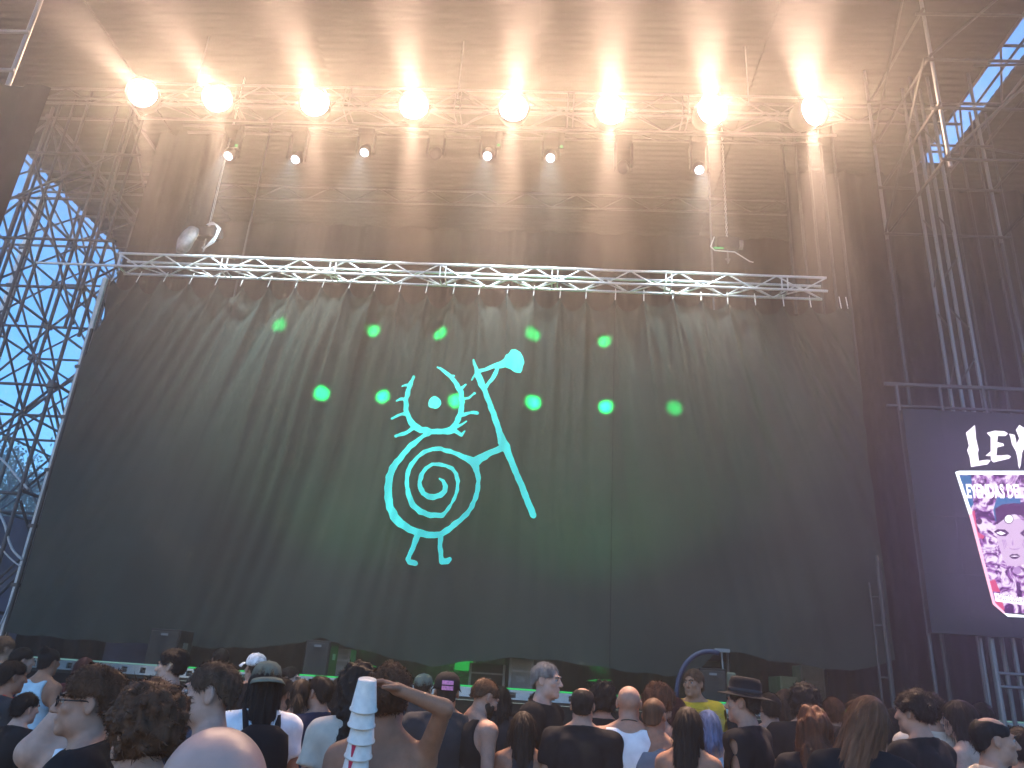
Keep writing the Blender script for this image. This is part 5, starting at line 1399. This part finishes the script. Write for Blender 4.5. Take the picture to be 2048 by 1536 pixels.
# ------------------------------------------------------------------ who stands where (far ones first)
def flowers_on(t, HM, mats):
    for k in range(6):
        a = -0.9 + k * 0.36
        o = MB().lathe([(0.004, -0.006), (0.020, 0.0), (0.016, 0.010), (0.006, 0.014)], 7, 'z').build('flower', mats[k % len(mats)], t, True)
        o.matrix_basis = HM @ Matrix.Translation((0.09 * math.sin(a), 0.095 * math.cos(a) - 0.02, 0.098)) @ Matrix.Rotation(0.4 * math.sin(k), 4, 'X')
ppl = [
 # px, py, hpx, face, label, options
 (4, 1300, 40, -60, 'fair-haired head cut by the left picture edge above the red backpack', dict(hair=('messy', 'blond'), top=('tee', 'grey'), skin='fair')),
 (42, 1322, 46, -75, 'man with pink cheeks and flat dark hair at far left, facing right', dict(hair=('short', 'dark'), skin='pale', top=('tee', 'navy'), brow='dark')),
 (96, 1325, 48, -45, 'person with black bun and light blue tank top left of the raised arm', dict(build='f', hair=('bun', 'black'), top=('tank', 'lightblue'), skin='tan')),
 (166, 1340, 42, -20, 'low head with wine-red hair between blue tank top and raised arm', dict(build='f', hair=('bob', 'red'), skin='pale', top=('tee', 'burgundy'))),
 (345, 1335, 56, 65, 'man with dark curly hair and pale face standing behind the brown-haired heads', dict(hair=('messy', 'black'), skin='pale', top=('tee', 'black'), brow='dark', eyes=True)),
 (440, 1322, 40, 10, 'dark head showing just over the fading brown haircut', dict(hair=('short', 'black'), top=('tee', 'black'))),
 (510, 1338, 46, 25, 'person in a white patterned cap behind the olive cap', dict(hair=('short', 'dark'), top=('tee', 'black'))),
 (563, 1388, 58, -55, 'bearded dark-haired man between olive cap and long ponytail', dict(hair=('short', 'black'), beard='black', skin='olive', top=('tee', 'charcoal'), brow='black')),
 (578, 1360, 44, -120, 'pale face turned to the crowd above the bearded man', dict(hair=('short', 'dark'), skin='pale', top=('tee', 'black'), brow='dark', eyes=True)),
 (680, 1385, 52, 10, 'dark round head right of the man with printed shirt', dict(build='f', hair=('bob', 'black'), top=('tee', 'charcoal'))),
 (846, 1378, 46, -30, 'man in grey-green cap just behind the lifted elbow', dict(hair=('short', 'dark'), top=('tee', 'charcoal'), skin='fair')),
 (1000, 1402, 50, 15, 'dark-haired head between bearded man and long-haired woman', dict(build='f', hair=('bob', 'black'), top=('tee', 'charcoal'))),
 (1078, 1418, 54, -15, 'dark tousled head directly below the security man', dict(hair=('messy', 'black'), top=('tee', 'black'), skin='olive')),
 (1205, 1402, 58, 5, 'person with high-piled dark hair between black shirt and white vest', dict(build='f', hair=('curly', 'black'), top=('tee', 'black'))),
 (1318, 1405, 58, -55, 'person with curly red-brown hair and glasses right of the white vest', dict(build='f', hair=('curly', 'auburn'), skin='fair', top=('tank', 'grey'), brow='brown')),
 (1352, 1425, 50, -30, 'woman with straight wine-red hair left of the yellow shirt', dict(build='f', hair=('bob', 'red'), skin='fair', top=('tank', 'white'))),
 (1388, 1368, 44, 150, 'steward in bright yellow shirt at the foot of the stage', dict(hair=('short', 'brown'), skin='tan', top=('tee', 'yellow'), eyes=True, brow='dark')),
 (1540, 1418, 54, 20, 'man in grey vest half hidden behind the brimmed hat', dict(hair=('short', 'dark'), skin='fair', top=('tank', 'grey'))),
 (1574, 1412, 52, -25, 'woman with pale flowers in her hair right of the brimmed hat', dict(build='f', hair=('bob', 'brown'), skin='tan', top=('tee', 'charcoal'))),
 (1610, 1408, 58, 0, 'round dark head beside the woman with flowers', dict(hair=('curly', 'black'), top=('tee', 'black'))),
 (1668, 1428, 56, 5, 'reddish-brown head tucked behind the long fair hair', dict(hair=('short', 'auburn'), skin='fair', top=('tee', 'burgundy'))),
 (1790, 1452, 56, 0, 'small dark head between long fair hair and black shirt', dict(build='f', hair=('bob', 'black'), top=('strap', 'black'), skin='pale')),
 (1862, 1425, 60, 25, 'dark-haired man standing behind the black-shirted man at right', dict(hair=('messy', 'dark'), top=('tee', 'cream'))),
 (1965, 1440, 56, 20, 'dark head behind the woman in profile near the right edge', dict(hair=('short', 'black'), top=('tee', 'black'))),
 (1417, 1455, 60, 15, 'woman with blue-grey hair and light top in front of the yellow shirt', dict(build='f', hair=('bob', 'blue'), skin='pale', top=('strap', 'lightblue'))),
 (973, 1440, 50, 172, 'young woman in light blue top facing the camera beside the bearded man', dict(build='f', hair=('long', 'dark'), skin='fair', top=('strap', 'lightblue'), nod=8, eyes=True, brow='dark')),
 (20, 1355, 62, -70, 'man with dark hair and red backpack at the left edge', dict(hair=('short', 'dark'), skin='tan', top=('tee', 'charcoal'))),
 (1090, 1362, 59, -112, 'grey-haired security man in black polo shirt facing the crowd', dict(hair=('fade', 'grey'), skin='pale', top=('polo', 'black'), eyes=True, brow='grey', fine=0.0075,
      arms={-1: ((-0.24, -0.02, 1.13), (-0.16, 0.22, 1.24), 'grip', (0.3, -0.2, 0.9))})),
 (957, 1390, 64, -62, 'man with faded haircut and dark beard looking down, black vest', dict(hair=('fade', 'brown'), beard='dark', skin='fair', top=('tank', 'black'), nod=24, brow='dark', eyes=True, fine=0.0075)),
 (893, 1386, 64, 0, 'man in black cap with pink patch and black shirt seen from behind', dict(build='b', hair=('buzz', 'dark'), skin='tan', top=('tee', 'charcoal'))),
 (640, 1388, 62, 38, 'man in black shirt with white printed back beside the long ponytail', dict(hair=('short', 'black'), skin='fair', top=('tee', 'navy'), brow='dark')),
 (600, 1392, 62, -8, 'woman with long dark ponytail and bare shoulder', dict(build='f', hair=('pony', 'dark'), skin='fair', top=('tube', 'black'))),
 (1045, 1458, 66, 6, 'woman with very long dark hair and tan shoulders below the security man', dict(build='f', hair=('long', 'dark'), skin='tan', top=('strap', 'charcoal'))),
 (1165, 1412, 66, -6, 'man with thinning black hair in plain black shirt seen from behind', dict(hair=('ring', 'black'), skin='fair', top=('tee', 'black'))),
 (1258, 1408, 65, 0, 'bald man in sleeveless white top seen from behind', dict(build='b', hair=None, skin='fair', top=('tank', 'white'), fine=0.0075)),
 (1308, 1432, 66, -20, 'broad bare-shouldered man in grey vest right behind the white top', dict(build='b', hair=('buzz', 'brown'), skin='tan', top=('strap', 'grey'))),
 (1376, 1455, 72, -12, 'woman with long straight dark hair and bare shoulders in front of yellow shirt', dict(build='f', hair=('long', 'dark'), skin='tan', top=('tube', 'black'))),
 (1490, 1408, 68, 72, 'man in dark brimmed hat and black shirt, face turned left', dict(hair=('short', 'dark'), skin='fair', top=('tee', 'black'), brow='dark', fine=0.0075)),
 (1626, 1462, 74, 8, 'woman with shoulder-length curly auburn hair in dark shirt', dict(build='f', hair=('curlylong', 'auburn'), skin='fair', top=('tee', 'black'))),
 (1832, 1428, 72, 62, 'man with thick dark hair and black shirt facing left near the right', dict(hair=('messy', 'dark'), skin='fair', top=('tee', 'black'), brow='dark', fine=0.0075)),
 (1921, 1440, 62, 78, 'woman with dark fringe and pale face in profile near the right', dict(build='f', hair=('bob', 'black'), skin='pale', top=('strap', 'black'), brow='black', eyes=True)),
 (2046, 1500, 80, 10, 'person in blue shirt cut by the right picture edge', dict(hair=('short', 'dark'), skin='fair', top=('tee', 'blue'))),
 (530, 1372, 76, 6, 'person with olive cap, long dark hair and white shirt', dict(build='s', hair=('long', 'black'), skin='tan', top=('tee', 'white'))),
 (714, 1382, 82, 12, 'woman with long curly dark hair and pale grey sleeves left of the cup stack', dict(build='f', hair=('curlylong', 'dark'), skin='fair', top=('tee', 'cream'))),
 (1716, 1442, 92, 4, 'woman with very long fair auburn hair leaning right', dict(build='f', hair=('long', 'blond'), skin='fair', top=('tee', 'black'), tilt=20, longcut=0.55, fine=0.0085)),
 (48, 1418, 66, -58, 'boy with smooth black hair and black shirt at lower left', dict(build='s', hair=('short', 'black'), skin='pale', top=('tee', 'black'), brow='dark')),
 (1984, 1482, 86, -72, 'balding man in pale shirt facing right in the lower right corner', dict(hair=('ring', 'black'), skin='fair', top=('tee', 'cream'), brow='black', eyes=True, fine=0.0075)),
 (188, 1404, 100, 0, 'person with raised bare arm and white strap behind the man with glasses', dict(build='b', hair=('short', 'brown'), skin='pale', top=('strap', 'white'),
      arms={-1: ((-0.03, -0.05, 1.76), (0.17, 0.0, 1.66), 'flat', (0, 0, -1))})),
 (776, 1398, 112, 0, 'bare-backed woman holding a tall stack of cups on her head', dict(build='f', hair=('messy', 'brown'), skin='tan', top=('tube', 'skin'), fine=0.0075,
      arms={1: ((0.215, -0.20, 1.615), (0.03, -0.235, 1.672), 'grip', (-0.2, -0.3, -1)), -1: ((-0.25, -0.10, 1.14), (-0.19, -0.24, 1.02), 'grip', (0.5, 0.2, 0.4))})),
 (425, 1390, 116, 78, 'man with fading brown haircut and receding forehead, face turned left', dict(hair=('fade', 'greybrown'), skin='pale', top=('tee', 'black'), beard=None, eyes=True, brow='dark', fine=0.006)),
 (184, 1408, 126, 82, 'man with dark-rimmed glasses and black shirt facing left', dict(hair=('messy', 'brown'), skin='fair', top=('tee', 'black'), eyes=True, brow='dark', fine=0.006)),
 (290, 1460, 155, 30, 'man with big brown curly hair seen from behind in the foreground', dict(hair=('curly', 'brown'), skin='fair', top=('tee', 'charcoal'), fine=0.006)),
 (415, 1632, 345, 0, 'bald shiny head in the near foreground at the bottom', dict(hair=None, skin='scalp', top=('tee', 'olive'), fine=0.006)),
]
WHO = {}
for i, (px, py, hp, fc, lab, kw) in enumerate(ppl):
    WHO[lab[:22]] = person(px, py, hp, fc, lab, seed=i, **kw)
def who(s):
    for k, v in WHO.items():
        if k.startswith(s[:22]) or s in k: return v
    raise KeyError(s)
# accessories
t, HM, s_ = who('person in a white patt'); cap_on(t, HM, material('white_cap', (0.6, 0.6, 0.6), 0.8, noise=0.5, nscale=25))
t, HM, s_ = who('person with olive cap,'); cap_on(t, HM, CL['olive'], back=True)
t, HM, s_ = who('man in grey-green cap '); cap_on(t, HM, CL['olive'])
t, HM, s_ = who('man in black cap with '); cap_on(t, HM, CL['black'], back=False, patch=material('pink_patch', (0.75, 0.25, 0.45), 0.7, noise=0.4, nscale=60))
t, HM, s_ = who('man with dark-rimmed g'); glasses_on(t, HM)
t, HM, s_ = who('person with curly red-'); glasses_on(t, HM)
t, HM, s_ = who('woman with pale flower'); flowers_on(t, HM, [material('petal_pale', (0.75, 0.62, 0.62), 0.7), material('petal_cream', (0.7, 0.65, 0.5), 0.7)])
t, HM, s_ = who('man in dark brimmed ha')
hat = MB().lathe([(0.165, 0.0), (0.16, 0.006), (0.12, 0.012), (0.100, 0.022), (0.097, 0.085), (0.085, 0.115), (0.05, 0.122), (0.001, 0.118)], 26, 'z').build('hat', CL['black'], t, True)
hat.matrix_basis = HM @ Matrix.Translation((0, -0.012, 0.045)) @ Matrix.Rotation(0.10, 4, 'X') @ Matrix.Diagonal((0.9, 1.08, 1, 1))
bandm = MB().lathe([(0.1025, 0.024), (0.1015, 0.05)], 26, 'z').build('hat_band', CL['charcoal'], hat, True)
# white print on the back of the black shirt
t, HM, s_ = who('man in black shirt wit')
M_PRINT = material('white_print', (0.6, 0.62, 0.66), 0.8, noise=0.3, nscale=40)
def back_text(text, z, w_, h_, y=-0.178):
    cu = bpy.data.curves.new('t', 'FONT'); cu.body = text; cu.resolution_u = 1; cu.fill_mode = 'FRONT'; cu.dimensions = '2D'
    ob = bpy.data.objects.new('t', cu); COL.objects.link(ob)
    dg = bpy.context.evaluated_depsgraph_get(); me = bpy.data.meshes.new_from_object(ob.evaluated_get(dg)); bpy.data.objects.remove(ob)
    co = np.zeros(len(me.vertices) * 3, np.float32); me.vertices.foreach_get('co', co); co = co.reshape(-1, 3)
    u = co[:, 0] - co[:, 0].min(); u = u / u.max(); v = co[:, 1] / 0.7
    xx_ = (u - 0.5) * w_; zz_ = z + v * h_
    # lie on the back: ellipse of the chest plus a little
    yy_ = -np.sqrt(np.clip(1 - (xx_ / 0.23) ** 2, 0.1, 1)) * 0.150 + 0.16 * np.clip(zz_ - 1.36, 0, 1) - 0.004
    me.vertices.foreach_set('co', np.stack([xx_, yy_, zz_], -1).astype(np.float32).ravel()); me.update(); me.materials.clear()
    return link('back_print', me, M_PRINT, t)
back_text('LEYENDAS', 1.355, 0.26, 0.042)
for k, (w1, z1) in enumerate(((0.13, 1.305), (0.07, 1.275), (0.15, 1.245), (0.10, 1.215), (0.14, 1.185), (0.09, 1.155))):
    q = MB()
    for j in range(4 + k % 3):
        a = -w1 / 2 + w1 * j / (4 + k % 3)
        yb = -0.158
        q.add([(a, yb, z1), (a + w1 / 9, yb, z1), (a + w1 / 9, yb, z1 + 0.011), (a, yb, z1 + 0.011)], [(0, 1, 2, 3)])
    q.build('back_print', M_PRINT, t)
# red backpack at the left edge
t, HM, s_ = who('man with dark hair and')
def backpack(t, s_, mat, label):
    bp_ = empty('backpack', t.location, t.rotation_euler.z, label, 'backpack')
    bp_.scale = (s_, s_, s_)
    V = []; n_ = 20
    for j, (w1, d1, z1) in enumerate(((0.05, 0.04, 1.01), (0.14, 0.08, 1.02), (0.16, 0.10, 1.12), (0.155, 0.10, 1.28), (0.14, 0.085, 1.38), (0.08, 0.05, 1.425), (0.02, 0.02, 1.43))):
        for i in range(n_):
            a = 2 * math.pi * i / n_; sg = lambda v: math.copysign(abs(v) ** 0.6, v)
            V.append((w1 * sg(math.cos(a)), -0.235 + d1 * sg(math.sin(a)), z1))
    F = [(j * n_ + i, j * n_ + (i + 1) % n_, (j + 1) * n_ + (i + 1) % n_, (j + 1) * n_ + i) for j in range(6) for i in range(n_)] + [tuple(reversed(range(n_))), tuple(range(6 * n_, 7 * n_))]
    link('bag', mesh('bag', V, F, True), mat, bp_)
    MB().box(-0.11, 0.11, -0.350, -0.325, 1.06, 1.22).build('pocket', mat, bp_, bevel=0.01)
    MB().box(-0.10, 0.10, -0.356, -0.349, 1.19, 1.20).build('zip', M_STEEL, bp_)
    for s in (-1, 1):
        MB().tube([(s * 0.09, -0.15, 1.40), (s * 0.10, -0.05, 1.495), (s * 0.10, 0.06, 1.47), (s * 0.10, 0.14, 1.35), (s * 0.11, 0.12, 1.2)], 0.018, 6).build('strap', mat, bp_, True)
backpack(t, s_, CL['red'], 'red backpack worn by the dark-haired man at the left edge')
t, HM, s_ = who('person with olive cap,'); backpack(t, s_, CL['black'], 'black backpack on the person with olive cap and white shirt')
# phone in the security man's hand
t, HM, s_ = who('grey-haired security m')
ph = empty('handset', (0, 0, 0), 0, 'small dark radio handset held by the grey-haired security man', 'handset')
loc = Matrix.Translation(t.location) @ Matrix.Rotation(t.rotation_euler.z, 4, 'Z') @ Matrix.Diagonal((s_, s_, s_, 1)) @ Matrix.Translation((-0.13, 0.30, 1.27))
ph.matrix_basis = loc
MB().box(-0.025, 0.025, -0.014, 0.014, -0.06, 0.06).build('body', M_BLACK, ph, bevel=0.006)
MB().tube([(0.014, 0, 0.06), (0.014, 0, 0.13)], 0.005, 6).build('aerial', M_BLACK, ph)
MB().box(-0.017, 0.017, -0.0165, -0.0135, 0.0, 0.035).build('display', M_STEEL, ph)
# necklace cord on the bald man
t, HM, s_ = who('bald man in sleeveless')
strap_tube(t, [(0.066 * math.cos(a), -0.022 + 0.066 * math.sin(a), 1.513 + 0.02 * math.sin(a) * -1) for a in np.linspace(0, 2 * math.pi, 24)], 0.003, M_BLACK, 'cord')
# stack of cups
t, HM, s_ = who('bare-backed woman hold')
def cup_mesh():
    b_ = MB(); n_ = 22
    prof = [(0.030, 0.0), (0.031, 0.002), (0.044, 0.120), (0.047, 0.122), (0.0475, 0.127), (0.045, 0.128), (0.0425, 0.118), (0.029, 0.006)]
    b_.lathe(prof, n_, 'z'); return mesh('cup', b_.v, b_.f, True)
CUPM = cup_mesh()
M_CUP = material('white_plastic_cup', (0.70, 0.64, 0.57), 0.35, noise=0.12, nscale=35)
M_CUPRED = material('red_cup_print', (0.55, 0.03, 0.08), 0.4)
BM = Matrix.Translation(t.location) @ Matrix.Diagonal((s_, s_, s_, 1))
pxm = FPX * 0.238 / 112 / FPX
topw = Vector(atD(738, 1348, FPX * 0.238 / 112 - 0.30)); botw = Vector(atD(712, 1545, FPX * 0.238 / 112 - 0.33))
dirv = (botw - topw).normalized()
ordn = ['topmost', 'second', 'third', 'fourth', 'fifth', 'sixth', 'seventh', 'eighth', 'ninth', 'tenth']
sp_c = 0.058; cr_ = random.Random(4)
for k in range(9):
    c0 = topw + dirv * (0.02 + sp_c * k)
    e = empty('cup', c0, 0, 'white plastic cup, %s from the top of the tall stack' % ordn[k] if k else 'white plastic cup at the very top of the tall stack', 'cup', 'cups in the tall stack')
    q = (-dirv).to_track_quat('Z', 'Y').to_matrix().to_4x4() @ Matrix.Rotation(cr_.uniform(0, 6.28), 4, 'Z')
    jit = Matrix.Translation((cr_.uniform(-0.004, 0.004), cr_.uniform(-0.003, 0.003), 0))
    e.matrix_basis = Matrix.Translation(c0) @ jit @ q @ Matrix.Rotation(math.pi, 4, 'X') @ Matrix.Diagonal((1.14, 1.14, 0.9, 1))
    link('wall', CUPM, M_CUP, e)
    if k in (3, 4, 6, 8):
        # a red flash printed on the camera side
        inv = e.matrix_basis.inverted(); cdir = inv.to_3x3() @ (Vector(CAM) - c0); a0 = math.atan2(cdir.y, cdir.x) + 0.5
        V = []
        for z in np.linspace(0.05, 0.112, 5):
            rr = 0.031 + (0.044 - 0.031) * z / 0.12 + 0.0012; wv = 0.20 * (1.3 - (z - 0.05) / 0.062)
            V += [(rr * math.cos(a0 + a), rr * math.sin(a0 + a), z) for a in np.linspace(-wv, wv, 4)]
        F = [(j * 4 + i, j * 4 + i + 1, (j + 1) * 4 + i + 1, (j + 1) * 4 + i) for j in range(4) for i in range(3)]
        link('print', mesh('print', V, F, True), M_CUPRED, e)

# ------------------------------------------------------------------ haze: one closed box of thin smoke round everything
hz = bpy.data.materials.new('thin_stage_smoke'); hz.use_nodes = True
nt = hz.node_tree; nt.nodes.clear()
pv = nt.nodes.new('ShaderNodeVolumePrincipled'); ho = nt.nodes.new('ShaderNodeOutputMaterial')
pv.inputs['Color'].default_value = (0.92, 0.92, 0.92, 1); pv.inputs['Density'].default_value = HAZE_DENSITY; pv.inputs['Anisotropy'].default_value = HAZE_G
nt.links.new(pv.outputs[0], ho.inputs['Volume'])
try: hz.cycles.homogeneous_volume = True
except Exception: pass
haze = MB().box(-71, 71, -61, 91, -1.0, 15.2).build('haze', hz)
tag(haze, 'thin stage smoke glowing in the lamp light', kind='stuff')
